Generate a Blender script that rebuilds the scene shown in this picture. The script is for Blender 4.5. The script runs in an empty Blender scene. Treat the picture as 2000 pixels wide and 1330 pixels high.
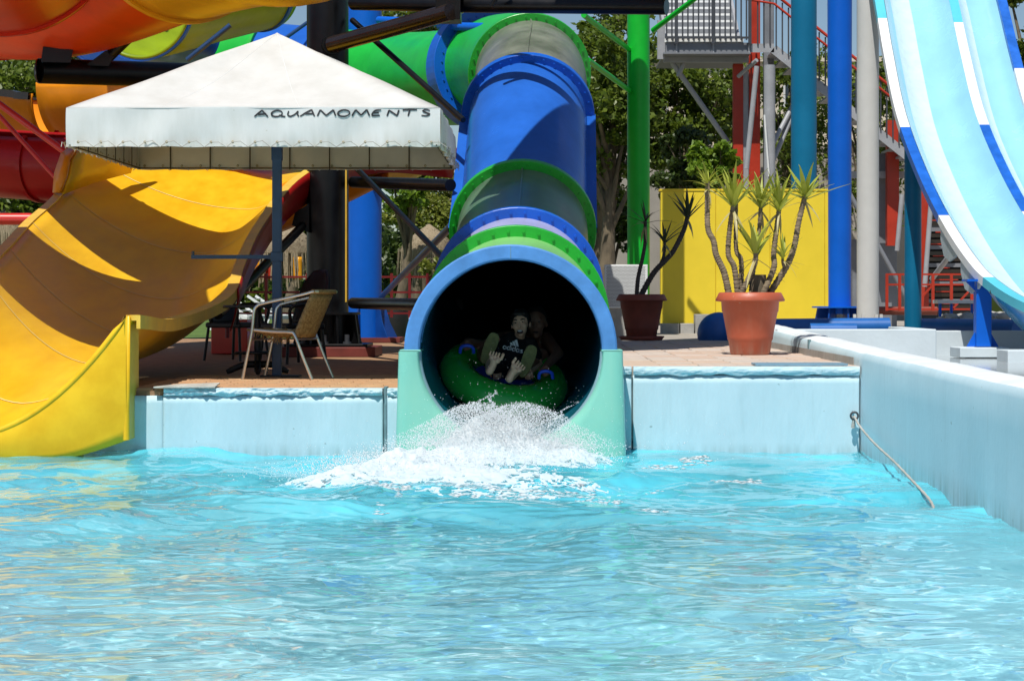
import bpy, bmesh, math, random
import numpy as np
from mathutils import Vector, Matrix, Quaternion, noise
R = math.radians
random.seed(7)
sc = bpy.context.scene
col = sc.collection

# ------------------------------------------------------------------ camera, sky, sun, exposure
cam = bpy.data.cameras.new('camera'); cam_o = bpy.data.objects.new('camera', cam); col.objects.link(cam_o)
CH, F = 1.16, 4000.0
cam_o.location = (0, 0, CH); cam_o.rotation_euler = (math.pi / 2, 0, 0)
cam.sensor_width = 36; cam.lens = 72; cam.shift_x = -55 / 2000; cam.shift_y = -80 / 2000
cam.clip_start = .1; cam.clip_end = 1500
sc.camera = cam_o
SUN = Vector((.17, .53, -1.0)).normalized()
world = bpy.data.worlds.new('World'); sc.world = world; world.use_nodes = True
wn = world.node_tree; sky = wn.nodes.new('ShaderNodeTexSky'); sky.sky_type = 'NISHITA'; sky.sun_disc = False
sky.sun_elevation = math.asin(-SUN.z); sky.sun_rotation = math.atan2(-SUN.x, -SUN.y)
sky.dust_density = .3; sky.air_density = 1.0; sky.ozone_density = 3.0
wn.links.new(sky.outputs[0], wn.nodes['Background'].inputs[0]); wn.nodes['Background'].inputs[1].default_value = .075
sl = bpy.data.lights.new('sun', 'SUN'); sun = bpy.data.objects.new('sun', sl); col.objects.link(sun)
sl.energy = 4.6; sl.angle = R(.5); sl.color = (1, .96, .89); sun.location = (0, 0, 30)
sun.rotation_euler = SUN.to_track_quat('-Z', 'Y').to_euler()
sl.cycles.is_caustics_light = True
sc.view_settings.view_transform = 'Standard'; sc.view_settings.look = 'None'
sc.view_settings.gamma = 1; sc.view_settings.use_curve_mapping = False; sc.view_settings.exposure = .12
sc.cycles.use_denoising = True
sc.cycles.max_bounces = 10; sc.cycles.transparent_max_bounces = 16

def P(u, v, y):                       # a pixel of the photograph at depth y -> world point
    return Vector(((u - 1055) * y / F, y, CH - (v - 585) * y / F))

# ------------------------------------------------------------------ materials
def mat(name, c, rough=.5, var=.12, vscale=3, bump=0, bscale=40, coat=0, metal=0, spec=.5, stretch=(1, 1, 1), c2=None, sharp=(.35, .65), trans=0):
    m = bpy.data.materials.new(name); m.use_nodes = True; nt = m.node_tree; N = nt.nodes; L = nt.links
    b = N['Principled BSDF']; b.inputs['Roughness'].default_value = rough; b.inputs['Metallic'].default_value = metal
    b.inputs['Specular IOR Level'].default_value = spec; b.inputs['Coat Weight'].default_value = coat; b.inputs['Coat Roughness'].default_value = .08
    tc = N.new('ShaderNodeTexCoord'); mp = N.new('ShaderNodeMapping'); mp.inputs['Scale'].default_value = stretch
    L.new(tc.outputs['Object'], mp.inputs[0])
    nz = N.new('ShaderNodeTexNoise'); nz.inputs['Scale'].default_value = vscale; nz.inputs['Detail'].default_value = 6; nz.inputs['Roughness'].default_value = .62
    L.new(mp.outputs[0], nz.inputs['Vector'])
    rp = N.new('ShaderNodeValToRGB'); rp.color_ramp.elements[0].position = sharp[0]; rp.color_ramp.elements[1].position = sharp[1]
    d = c2 if c2 else tuple(max(0, x * (1 - 2 * var)) for x in c)
    rp.color_ramp.elements[0].color = (*d, 1); rp.color_ramp.elements[1].color = (*c, 1)
    L.new(nz.outputs['Fac'], rp.inputs[0]); L.new(rp.outputs[0], b.inputs['Base Color'])
    r2 = N.new('ShaderNodeMapRange'); r2.inputs[3].default_value = rough * .8; r2.inputs[4].default_value = min(1, rough * 1.3)
    L.new(nz.outputs['Fac'], r2.inputs[0]); L.new(r2.outputs[0], b.inputs['Roughness'])
    if bump:
        n2 = N.new('ShaderNodeTexNoise'); n2.inputs['Scale'].default_value = bscale; n2.inputs['Detail'].default_value = 5
        L.new(mp.outputs[0], n2.inputs['Vector'])
        bp = N.new('ShaderNodeBump'); bp.inputs['Strength'].default_value = bump; bp.inputs['Distance'].default_value = .02
        L.new(n2.outputs['Fac'], bp.inputs['Height']); L.new(bp.outputs[0], b.inputs['Normal'])
    if trans:
        tr = N.new('ShaderNodeBsdfTranslucent'); L.new(rp.outputs[0], tr.inputs[0])
        mx = N.new('ShaderNodeMixShader'); mx.inputs[0].default_value = trans
        L.new(b.outputs[0], mx.inputs[1]); L.new(tr.outputs[0], mx.inputs[2]); L.new(mx.outputs[0], N['Material Output'].inputs[0])
    return m

def leaf_mat(name, c1, c2, trans=.35, rough=.45):
    m = bpy.data.materials.new(name); m.use_nodes = True; nt = m.node_tree; N = nt.nodes; L = nt.links
    b = N['Principled BSDF']; b.inputs['Roughness'].default_value = rough
    g = N.new('ShaderNodeNewGeometry'); rp = N.new('ShaderNodeValToRGB')
    rp.color_ramp.elements[0].color = (*c1, 1); rp.color_ramp.elements[1].color = (*c2, 1)
    L.new(g.outputs['Random Per Island'], rp.inputs[0]); L.new(rp.outputs[0], b.inputs['Base Color'])
    tr = N.new('ShaderNodeBsdfTranslucent'); L.new(rp.outputs[0], tr.inputs[0])
    mx = N.new('ShaderNodeMixShader'); mx.inputs[0].default_value = trans
    L.new(b.outputs[0], mx.inputs[1]); L.new(tr.outputs[0], mx.inputs[2]); L.new(mx.outputs[0], N['Material Output'].inputs[0])
    return m

def fibre(name, c, rough=.32, var=.1, **k):           # glass-fibre shell: glossy gelcoat with faded, streaky patches
    return mat(name, c, rough, var, vscale=2.2, coat=.06, spec=.22, bump=.05, bscale=9, **k)

M = dict(
    yellow=mat('yellow_gelcoat', (.83, .49, .018), .36, .12, vscale=3.5, coat=.06, spec=.2, bump=.06, bscale=14, stretch=(1.2, .25, 1.2), c2=(.72, .39, .010)),
    jointline=mat('pale_worn_joint', (.86, .70, .28), .5),
    yellow_rim=mat('pale_yellow_rim', (.80, .50, .06), .4, .1, vscale=5),
    orange=fibre('orange_gelcoat', (.78, .27, .008)), amber=fibre('amber_gelcoat', (.85, .36, .01)),
    red=fibre('red_gelcoat', (.62, .022, .003)), redorange=fibre('orange_red_gelcoat', (.78, .055, .001)),
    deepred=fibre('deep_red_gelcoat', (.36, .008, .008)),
    olive=fibre('olive_green_gelcoat', (.26, .36, .012)), green=fibre('green_gelcoat', (.015, .46, .05)),
    palegreen=fibre('pale_green_gelcoat', (.25, .60, .20)), smoke=fibre('smoky_green_gelcoat', (.13, .22, .15), var=.2),
    ghost=fibre('grey_translucent_gelcoat', (.21, .22, .18), var=.25),
    flangegreen=mat('green_flange_paint', (.012, .40, .03), .35, .1, coat=.3),
    blue=fibre('blue_gelcoat', (.020, .125, .54), rough=.24), flangeblue=mat('blue_flange_paint', (.003, .11, .60), .35, .1, coat=.1),
    lavender=fibre('lavender_gelcoat', (.40, .42, .66)),
    mouthblue=mat('faded_blue_rim', (.085, .27, .62), .5, .14, vscale=5, bump=.06, bscale=60),
    skirt=mat('sea_green_gelcoat', (.20, .56, .46), .25, .08, vscale=2, coat=.4, c2=(.24, .58, .45)),
    skirtline=mat('bleached_gelcoat', (.22, .38, .42), .4),
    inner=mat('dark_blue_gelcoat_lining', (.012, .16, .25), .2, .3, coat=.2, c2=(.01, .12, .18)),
    black=mat('black_gloss_paint', (.005, .005, .006), .34, .3, vscale=5, spec=.35),
    brown=mat('dark_bronze_paint', (.022, .012, .007), .25, .2, coat=.3),
    darkblue=mat('navy_paint', (.010, .045, .14), .35, .15), pillarblue=mat('pillar_blue_paint', (.002, .12, .62), .4, .08, vscale=1.2, spec=.3),
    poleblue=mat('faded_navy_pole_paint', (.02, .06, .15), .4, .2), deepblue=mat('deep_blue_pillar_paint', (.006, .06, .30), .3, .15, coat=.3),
    teal=mat('shade_darkened_teal_paint', (.003, .15, .29), .4, .08, vscale=1.2, spec=.3), silver=mat('pale_grey_pillar_paint', (.62, .62, .60), .4, .06, vscale=1.5),  # teal is darkened in its base colour to stand for shade on the pillars
    pillargreen=mat('bright_green_pillar_paint', (.006, .46, .03), .36, .08, spec=.35),
    canvas=mat('white_canvas', (.68, .685, .67), .8, .05, vscale=3, bump=.25, bscale=5, trans=.16, spec=.2, c2=(.60, .60, .575)),
    valance=mat('weathered_white_canvas', (.80, .81, .80), .75, .05, vscale=5, bump=.1, bscale=8, trans=.22, stretch=(1, 1, .3), c2=(.70, .71, .69)),
    lining=mat('beige_canvas_lining', (.62, .55, .40), .8, .07, vscale=3, bump=.12, bscale=7, trans=.25),
    ink=mat('black_lettering', (.02, .02, .025), .6), seam=mat('brown_seam_tape', (.06, .04, .012), .7),
    brass=mat('brass_eyelet', (.30, .24, .10), .45, metal=.6), rope=mat('grey_rope', (.46, .44, .40), .85, bump=.4, bscale=90),
    wall=mat('pale_blue_pool_paint', (.50, .66, .72), .6, .05, vscale=2.5, bump=.16, bscale=30, stretch=(1, 1, .3), c2=(.43, .59, .65)),
    wallrough=mat('broken_pale_blue_render', (.52, .68, .74), .8, .12, vscale=14, bump=.6, bscale=45),
    curb=mat('weathered_blue_grey_concrete', (.56, .71, .77), .55, .1, vscale=1.6, bump=.12, bscale=24, stretch=(1, 1, .5), c2=(.49, .64, .70)),
    curbtop=mat('chalky_concrete_coping', (.76, .79, .79), .65, .1, vscale=5, bump=.2, bscale=40, c2=(.64, .69, .71)),
    bareconc=mat('bare_grey_concrete', (.40, .39, .36), .8, .12, vscale=6, bump=.2, bscale=40),
    jointpaint=mat('grey_blue_joint_filler', (.16, .27, .30), .7, .2, vscale=10),
    paver=mat('orange_brick_paver', (.50, .27, .13), .85, .16, vscale=6, bump=.3, bscale=60, c2=(.42, .25, .14)),
    paver2=mat('buff_brick_paver', (.55, .34, .18), .85, .16, vscale=6, bump=.3, bscale=60),
    deckbase=mat('sandy_paver_bed', (.40, .23, .12), .9, .2, vscale=9, bump=.3, bscale=50),
    tile=mat('pinkish_concrete_tile', (.56, .44, .36), .8, .12, vscale=5, bump=.25, bscale=50, c2=(.50, .36, .27)),
    tile2=mat('pale_concrete_tile', (.58, .49, .42), .8, .12, vscale=5, bump=.25, bscale=50),
    paving=mat('grey_paving', (.40, .36, .31), .85, .12, vscale=2, bump=.2, bscale=30),
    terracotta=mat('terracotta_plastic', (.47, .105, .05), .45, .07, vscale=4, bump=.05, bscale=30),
    terracotta2=mat('dark_terracotta', (.26, .06, .035), .55, .15, vscale=4),  # darker copy of terracotta, with the rear pot's shade in the colour
    soil=mat('dry_potting_soil', (.09, .06, .035), .95, .3, vscale=20, bump=.8, bscale=40),
    stem=mat('ringed_grey_yucca_stem', (.30, .23, .15), .85, .3, vscale=14, bump=.9, bscale=30, stretch=(.4, .4, 4)),
    shadedstem=mat('shaded_yucca_stem', (.10, .085, .075), .85, .3, vscale=14, bump=.8, bscale=30, stretch=(.4, .4, 4)),  # darker copy of the stem, shade put into its colour
    bark=mat('mottled_bark', (.20, .155, .10), .9, .3, vscale=5, bump=.8, bscale=14, stretch=(1, 1, .4)),
    yuccaleaf=leaf_mat('yucca_leaf', (.24, .34, .03), (.50, .50, .08), .35), yuccashaded=leaf_mat('shaded_yucca_leaf', (.035, .05, .02), (.05, .06, .025), .1),  # second leaf is a shaded copy of the first, shade in its colour
    yuccadry=leaf_mat('dry_yucca_leaf', (.42, .36, .14), (.48, .42, .20), .2),
    leafdark=leaf_mat('dark_tree_leaf', (.025, .05, .008), (.075, .115, .018), .3), leafmid=leaf_mat('tree_leaf', (.06, .105, .008), (.17, .225, .022), .4),
    leafbright=leaf_mat('fresh_leaf', (.10, .20, .012), (.22, .33, .025), .4), leaflime=leaf_mat('lime_leaf', (.12, .17, .02), (.28, .30, .05), .45),
    yellowbox=mat('yellow_panel_paint', (.84, .63, .03), .5, .04, vscale=2), whitepaint=mat('white_enamel', (.78, .79, .78), .4, .05),
    lightgrey=mat('light_grey_steel', (.36, .37, .39), .4, .1), steelgrey=mat('grey_steel_paint', (.20, .21, .23), .45, .1), darksteel=mat('dark_steel_paint', (.05, .055, .065), .45, .1),
    redsteel=mat('red_steel_paint', (.44, .032, .01), .4, .1), reddark=mat('dark_red_rail_paint', (.17, .008, .010), .45, .1), redplinth=mat('brick_red_plinth_paint', (.16, .025, .018), .6, .15, vscale=5),
    redbright=mat('bright_red_pole_paint', (.62, .03, .02), .35, .08, coat=.2),
    alu=mat('brushed_aluminium', (.72, .70, .66), .28, .08, metal=.9), wicker=mat('worn_tan_wicker', (.42, .29, .12), .7, .3, vscale=40, bump=.7, bscale=70, c2=(.20, .12, .04)),
    blackplastic=mat('black_plastic', (.012, .012, .013), .5, .2), glassless=mat('white_plastic', (.75, .77, .78), .4, .04),
    building=mat('cream_render', (.62, .55, .44), .85, .07, vscale=.6, bump=.1, bscale=12), greywall=mat('grey_boundary_render', (.34, .31, .27), .85, .1, vscale=.8, bump=.1, bscale=10),
    roofblue=mat('dark_window_glass', (.03, .04, .05), .1, .1), frame=mat('white_window_frame', (.7, .7, .68), .5),
    thatch=mat('straw_thatch', (.40, .33, .22), .9, .3, vscale=22, bump=.9, bscale=40, stretch=(3, 3, .4), c2=(.22, .16, .09)),
    lawn=mat('lawn', (.10, .17, .025), .95, .3, vscale=.8, bump=.6, bscale=60, c2=(.06, .11, .015)),
    earth=mat('dry_earth', (.30, .24, .16), .95, .2, vscale=.5),
    skyblue=mat('light_blue_gelcoat', (.34, .65, .80), .25, .06, vscale=2, coat=.5, bump=.06, bscale=30), slidewhite=mat('wet_white_gelcoat', (.60, .75, .83), .22, .05, vscale=8, coat=.5, bump=.15, bscale=60),
    cyanlane=mat('cyan_gelcoat', (.30, .63, .80), .25, .05, vscale=2, coat=.5, bump=.05, bscale=30), rimwhite=mat('white_rim_gelcoat', (.82, .83, .83), .35, .04), rimblue=mat('royal_blue_rim_gelcoat', (.012, .14, .62), .35, .15, vscale=6), rimcyan=mat('turquoise_rim_gelcoat', (.10, .56, .70), .35, .06),
    underside=mat('pale_grey_slide_underside', (.48, .56, .60), .4, .15, vscale=2), underblue=mat('blue_slide_underside', (.02, .30, .52), .25, .15, vscale=2, coat=.4),
    pipeblue=mat('blue_pvc_pipe', (.012, .13, .45), .4, .1, vscale=4), wetfloor=mat('wet_grey_channel', (.36, .40, .42), .08, .1, vscale=2),
    lowwall=mat('white_blue_low_wall', (.62, .70, .74), .65, .05, vscale=2, bump=.1, bscale=25),
    grate=mat('blue_grate', (.20, .34, .44), .5, .1), plate=mat('rusty_white_plate', (.60, .58, .52), .6, .2, vscale=12),
    skin=mat('pale_skin', (.68, .40, .26), .5, .06, vscale=8), skinadult=mat('tanned_skin', (.24, .11, .07), .5, .06, vscale=8), hair=mat('dark_brown_hair', (.015, .01, .008), .5, .2),
    shirt=mat('black_cotton', (.006, .006, .008), .9, .2), sole=mat('olive_sandal_sole', (.20, .19, .07), .8, .15, vscale=30, bump=.3, bscale=80), printw=mat('white_print', (.75, .80, .82), .6), mouthred=mat('open_mouth', (.05, .012, .012), .5), eyew=mat('eye_white', (.36, .33, .30), .4),
    ringgreen=mat('green_pvc_ring', (.03, .46, .05), .25, .1, coat=.3), ringblue=mat('blue_pvc_ring', (.02, .09, .75), .3, .1, coat=.2),
)
def weather(m, z0, z1, dirt, spots=True):       # waterline scum band, drips and small chips, all stains of the paint itself
    nt = m.node_tree; N = nt.nodes; L = nt.links; b = N['Principled BSDF']; src = b.inputs['Base Color'].links[0].from_socket
    tc = N.new('ShaderNodeTexCoord'); sp = N.new('ShaderNodeSeparateXYZ'); L.new(tc.outputs['Object'], sp.inputs[0])
    mp = N.new('ShaderNodeMapping'); mp.inputs['Scale'].default_value = (9, 9, .8); L.new(tc.outputs['Object'], mp.inputs[0])
    nz = N.new('ShaderNodeTexNoise'); nz.inputs['Scale'].default_value = 2; nz.inputs['Detail'].default_value = 5; L.new(mp.outputs[0], nz.inputs['Vector'])
    a = N.new('ShaderNodeMapRange'); a.inputs[1].default_value = z1; a.inputs[2].default_value = z0; L.new(sp.outputs[2], a.inputs[0])
    k = N.new('ShaderNodeMapRange'); k.inputs[1].default_value = .35; k.inputs[2].default_value = .7; L.new(nz.outputs['Fac'], k.inputs[0])
    mu = N.new('ShaderNodeMath'); mu.operation = 'MULTIPLY'; L.new(a.outputs[0], mu.inputs[0]); L.new(k.outputs[0], mu.inputs[1])
    dr = N.new('ShaderNodeMapRange'); dr.inputs[1].default_value = .56; dr.inputs[2].default_value = .76; dr.inputs[4].default_value = .18; L.new(nz.outputs['Fac'], dr.inputs[0])
    mxm = N.new('ShaderNodeMath'); mxm.operation = 'MAXIMUM'; L.new(mu.outputs[0], mxm.inputs[0]); L.new(dr.outputs[0], mxm.inputs[1])
    n2 = N.new('ShaderNodeTexNoise'); n2.inputs['Scale'].default_value = 17; n2.inputs['Detail'].default_value = 2; L.new(tc.outputs['Object'], n2.inputs['Vector'])
    c = N.new('ShaderNodeMapRange'); c.inputs[1].default_value = .735; c.inputs[2].default_value = .76; L.new(n2.outputs['Fac'], c.inputs[0])
    m3 = N.new('ShaderNodeMath'); m3.operation = 'MAXIMUM'; L.new(mxm.outputs[0], m3.inputs[0]); L.new(c.outputs[0], m3.inputs[1])
    mix = N.new('ShaderNodeMix'); mix.data_type = 'RGBA'; L.new(m3.outputs[0], mix.inputs[0]); L.new(src, mix.inputs[6]); mix.inputs[7].default_value = (*dirt, 1); L.new(mix.outputs[2], b.inputs['Base Color'])
ZR_ = .656
weather(M['wall'], .0, .09, (.30, .42, .44)); weather(M['curb'], .0, .14, (.34, .44, .44)); weather(M['terracotta'], ZR_ - .02, ZR_ + .16, (.42, .27, .20)); weather(M['skirt'], -.05, .12, (.34, .56, .46)); weather(M['valance'], 2.36, 2.52, (.55, .55, .50))
M['poolfloor'] = mat('pool_floor_paint', (.74, .90, .92), .7, .06, vscale=1.5, c2=(.66, .86, .90))

# ------------------------------------------------------------------ mesh builders
class MB:
    def __init__(s): s.v = []; s.f = []; s.sm = []
    def add(s, v, f, smooth=False):
        o = len(s.v); s.v += [tuple(p) for p in v]; s.f += [tuple(i + o for i in q) for q in f]; s.sm += [smooth] * len(f); return s
    def box(s, lo, hi, mtx=None):
        x0, y0, z0 = lo; x1, y1, z1 = hi
        v = [Vector(p) for p in ((x0, y0, z0), (x1, y0, z0), (x1, y1, z0), (x0, y1, z0), (x0, y0, z1), (x1, y0, z1), (x1, y1, z1), (x0, y1, z1))]
        if mtx: v = [mtx @ p for p in v]
        return s.add(v, [(0, 3, 2, 1), (4, 5, 6, 7), (0, 1, 5, 4), (1, 2, 6, 5), (2, 3, 7, 6), (3, 0, 4, 7)])
    def hexa(s, b, t):                # 4 bottom and 4 top corners, both counter-clockwise
        return s.add(list(b) + list(t), [(0, 3, 2, 1), (4, 5, 6, 7), (0, 1, 5, 4), (1, 2, 6, 5), (2, 3, 7, 6), (3, 0, 4, 7)])
    def tube(s, pts, r, n=12, cap=True, smooth=True):
        pts = [Vector(p) for p in pts]; rr = r if isinstance(r, (list, tuple)) else [r] * len(pts)
        t0 = (pts[1] - pts[0]).normalized(); a = Vector((0, 0, 1)) if abs(t0.z) < .9 else Vector((1, 0, 0))
        nrm = t0.cross(a).normalized(); v = []; f = []; pt = t0
        for i, p in enumerate(pts):
            t = (pts[min(i + 1, len(pts) - 1)] - pts[max(i - 1, 0)]).normalized()
            nrm = (pt.rotation_difference(t) @ nrm).normalized(); pt = t; b = t.cross(nrm)
            for k in range(n):
                q = 2 * math.pi * k / n; v.append(p + rr[i] * (math.cos(q) * nrm + math.sin(q) * b))
        for i in range(len(pts) - 1):
            for k in range(n):
                k2 = (k + 1) % n; f.append((i * n + k, i * n + k2, (i + 1) * n + k2, (i + 1) * n + k))
        s.add(v, f, smooth)
        if cap:
            e = (len(pts) - 1) * n
            s.add(v[:n], [tuple(range(n))[::-1]]); s.add(v[e:], [tuple(range(n))])
        return s
    def bar(s, a, b, w, h, up=(0, 0, 1)):
        a = Vector(a); b = Vector(b); t = (b - a).normalized(); u = Vector(up)
        if abs(t.dot(u)) > .98: u = Vector((0, 1, 0))
        x = t.cross(u).normalized() * w / 2; z = x.cross(t).normalized() * h / 2
        return s.hexa([a - x - z, a + x - z, b + x - z, b - x - z], [a - x + z, a + x + z, b + x + z, b - x + z])
    def lathe(s, prof, c=(0, 0, 0), n=32, smooth=True):
        c = Vector(c); v = []; f = []
        for r, z in prof:
            for k in range(n):
                q = 2 * math.pi * k / n; v.append(c + Vector((r * math.cos(q), r * math.sin(q), z)))
        for i in range(len(prof) - 1):
            for k in range(n):
                k2 = (k + 1) % n; f.append((i * n + k, i * n + k2, (i + 1) * n + k2, (i + 1) * n + k))
        return s.add(v, f, smooth)
    def grid(s, rows, smooth=True, closed=False):
        n = len(rows[0]); v = [p for r in rows for p in r]; f = []
        for i in range(len(rows) - 1):
            for k in range(n if closed else n - 1):
                k2 = (k + 1) % n; f.append((i * n + k, i * n + k2, (i + 1) * n + k2, (i + 1) * n + k))
        return s.add(v, f, smooth)
    def ball(s, c, r, n=8, m=6, sq=(1, 1, 1), rot=None):
        c = Vector(c); rows = []
        for i in range(m + 1):
            th = math.pi * i / m; row = []
            for k in range(n):
                ph = 2 * math.pi * k / n
                d = Vector((math.sin(th) * math.cos(ph) * sq[0], math.sin(th) * math.sin(ph) * sq[1], math.cos(th) * sq[2])) * r
                row.append(c + (rot @ d if rot else d))
            rows.append(row)
        return s.grid(rows, True, True)
    def prism(s, poly, d):            # planar polygon extruded by vector d
        n = len(poly); poly = [Vector(p) for p in poly]; d = Vector(d)
        v = poly + [p + d for p in poly]
        return s.add(v, [tuple(range(n)), tuple(range(2 * n - 1, n - 1, -1))] + [(i, i + n, (i + 1) % n + n, (i + 1) % n) for i in range(n)])
    def mesh(s, name, m):
        me = bpy.data.meshes.new(name); me.from_pydata(s.v, [], s.f)
        me.polygons.foreach_set('use_smooth', s.sm); me.materials.append(M[m] if isinstance(m, str) else m)
        me.validate(); me.update(); return me
    def build(s, name, m, parent=None, bevel=0, solid=0, fix=True, off=-1, subd=0):
        me = s.mesh(name, m)
        if fix:
            bm = bmesh.new(); bm.from_mesh(me); bmesh.ops.recalc_face_normals(bm, faces=bm.faces); bm.to_mesh(me); bm.free()
        o = bpy.data.objects.new(name, me); col.objects.link(o)
        if parent: o.parent = parent; o.matrix_parent_inverse = parent_mat(parent).inverted()
        if solid:
            q = o.modifiers.new('thickness', 'SOLIDIFY'); q.thickness = solid; q.offset = off
        if bevel:
            q = o.modifiers.new('bevel', 'BEVEL'); q.width = bevel; q.segments = 2; q.limit_method = 'ANGLE'
        if subd:
            q = o.modifiers.new('sub', 'SUBSURF'); q.levels = subd; q.render_levels = subd
        return o
def parent_mat(p):
    m = p.matrix_basis.copy()
    return (parent_mat(p.parent) @ p.matrix_parent_inverse @ m) if p.parent else m
def tag(o, label, cat, group=None):
    o['label'] = label; o['category'] = cat
    if group: o['group'] = group
    return o
def thing(name, label, cat, loc=(0, 0, 0), group=None):
    o = bpy.data.objects.new(name, None); col.objects.link(o); o.location = loc; o.empty_display_size = .1
    return tag(o, label, cat, group)
def struct(o): o['kind'] = 'structure'; return o
def stuff(o): o['kind'] = 'stuff'; return o
def place(mesh, name, parent, mtx):
    o = bpy.data.objects.new(name, mesh); col.objects.link(o); o.parent = parent
    o.matrix_parent_inverse = parent_mat(parent).inverted(); o.matrix_basis = mtx; return o
def cat(pts, n=8):                     # Catmull-Rom through points
    pts = [Vector(p) for p in pts]; q = [2 * pts[0] - pts[1]] + pts + [2 * pts[-1] - pts[-2]]; out = []
    for i in range(1, len(q) - 2):
        a, b, c, d = q[i - 1:i + 3]
        for k in range(n):
            t = k / n; out.append(.5 * ((2 * b) + (c - a) * t + (2 * a - 5 * b + 4 * c - d) * t * t + (3 * b - a - 3 * c + d) * t ** 3))
    out.append(pts[-1]); return out

# ------------------------------------------------------------------ ground, decks, pool
ZL, ZR, YW = .49, .656, 15.4
struct(MB().add([(-300, 60, .30), (300, 60, .30), (300, 900, .30), (-300, 900, .30)], [(0, 1, 2, 3)]).build('ground', 'earth'))
struct(MB().add([(-60, 36, .46), (6, 36, .46), (6, 120, .46), (-60, 120, .46)], [(0, 1, 2, 3)]).build('lawn', 'lawn'))
dl = struct(MB().box((-3.5, YW + .06, .1), (-.93, 36, ZL - .02)).box((-16, 18.4, .1), (-3.503, 36, ZL - .02)).build('brick_deck', 'deckbase'))
dm = struct(MB().box((-.925, YW + .5, -.4), (.6, 36, -.02)).build('slide_bed', 'bareconc'))
dr = struct(MB().box((.605, YW + .06, .1), (2.41, 45, ZR - .02)).build('tiled_deck', 'paving'))
struct(MB().box((2.76, 25.2, .1), (40, 60, ZR - .03)).build('pavement', 'paving'))
struct(MB().add([(-60, -3, -.30), (-60, YW + .3, -1.25), (2.5, YW + .3, -1.25), (2.5, -3, -.30)], [(0, 3, 2, 1)]).build('pool_floor', 'poolfloor')).cycles.is_caustics_receiver = True

# pavers along the pool edge (left) and tiles (right)
def unit_box(sx, sy, sz, name, m):
    mb = MB(); b = .006
    lo = [(-sx / 2, -sy / 2), (sx / 2, -sy / 2), (sx / 2, sy / 2), (-sx / 2, sy / 2)]
    hi = [(-sx / 2 + b, -sy / 2 + b), (sx / 2 - b, -sy / 2 + b), (sx / 2 - b, sy / 2 - b), (-sx / 2 + b, sy / 2 - b)]
    v = [(x, y, -sz) for x, y in lo] + [(x, y, -b) for x, y in lo] + [(x, y, 0) for x, y in hi]
    f = [(0, 1, 5, 4), (1, 2, 6, 5), (2, 3, 7, 6), (3, 0, 4, 7), (4, 5, 9, 8), (5, 6, 10, 9), (6, 7, 11, 10), (7, 4, 8, 11), (8, 9, 10, 11)]
    return mb.add(v, f).mesh(name, m)
pav = [unit_box(.194, .094, .05, 'paver', m) for m in ('paver', 'paver2', 'paver')]
random.seed(3)
for j in range(27):
    for i in range(10):
        x = -3.02 + .2 * i + (.1 if j % 2 else 0); y = YW + .125 + .1 * j
        o = place(random.choice(pav), 'paver', dl, Matrix.Translation((x, y, ZL + random.uniform(-.004, .003))) @ Matrix.Rotation(R(random.uniform(-.7, .7)), 4, 'X'))
til = [unit_box(.294, .294, .05, 'tile', m) for m in ('tile', 'tile2', 'tile')]
for j in range(32):
    for i in range(6):
        place(random.choice(til), 'tile', dr, Matrix.Translation((.77 + .3 * i, YW + .22 + .3 * j, ZR + random.uniform(-.003, .003))) @ Matrix.Rotation(R(random.uniform(-.4, .4)), 4, 'Y'))

# pool walls
def rough_strip(x0, x1, z0, z1, y, seed, amp, nx=160, nz=7, dep=.12):
    rows = []; random.seed(seed)
    for k in range(nz + 1):
        row = []
        for i in range(nx + 1):
            x = x0 + (x1 - x0) * i / nx; t = k / nz; z = z0 + (z1 - z0) * t
            e = amp * (noise.noise((x * 9 + seed, z * 25, seed)) + .7 * noise.noise((x * 28, z * 60, seed))) * (1 if k else .5)
            zz = z + (.018 * noise.noise((x * 7, seed, 3.)) if k == 0 else 0)
            row.append((x, y + e - .012 * math.sin(t * math.pi), zz))
        rows.append(row)
    rows.append([(p[0], y + dep, z1) for p in rows[-1]])
    return MB().grid(rows, False)
wl = thing('pool_wall', 'pale blue painted pool wall below the brick deck', 'wall', (-3, YW, 0))
def wall_face(x0, x1, z0, z1, y, seed, nx=120, nz=30):
    rows = []
    for k in range(nz + 1):
        rows.append([(x0 + (x1 - x0) * i / nx, y + .004 * noise.noise((i * (x1 - x0) / nx * 2.2 + seed, k * .17, seed)) , z0 + (z1 - z0) * k / nz) for i in range(nx + 1)])
    return MB().grid(rows)
w_ = wall_face(-2.835, -1.185, -1.3, .436, YW, 1).build('wall_panel', 'wall', wl, solid=.3, off=1); w_.cycles.is_caustics_receiver = True
w_ = wall_face(-3.45, -2.84, -1.3, .436, YW + .012, 2, 40).build('wall_panel', 'wall', wl, solid=.28, off=1)
w_ = wall_face(-1.15, -.94, -1.3, .436, YW + .004, 3, 20).build('wall_panel', 'wall', wl, solid=.28, off=1)
MB().hexa([(-1.18, YW + .04, -1.3), (-1.155, YW + .03, -1.3), (-1.155, YW + .2, -1.3), (-1.18, YW + .2, -1.3)], [(-1.18, YW + .02, .50), (-1.155, YW + .012, .50), (-1.155, YW + .2, .50), (-1.18, YW + .2, .50)]).build('joint_filler', 'jointpaint', wl)
rough_strip(-2.83, -1.185, .437, .492, YW - .006, 5, .02).build('broken_coping', 'wallrough', wl)
rough_strip(-1.15, -.94, .437, .492, YW - .004, 9, .02, 40).build('broken_coping', 'wallrough', wl)
wr = thing('pool_wall', 'pale blue pool wall below the tiled deck with the potted yuccas', 'wall', (1.6, YW, 0))
wall_face(.70, 2.40, -1.3, .59, YW, 4).build('wall_panel', 'wall', wr, solid=.3, off=1).cycles.is_caustics_receiver = True
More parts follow.
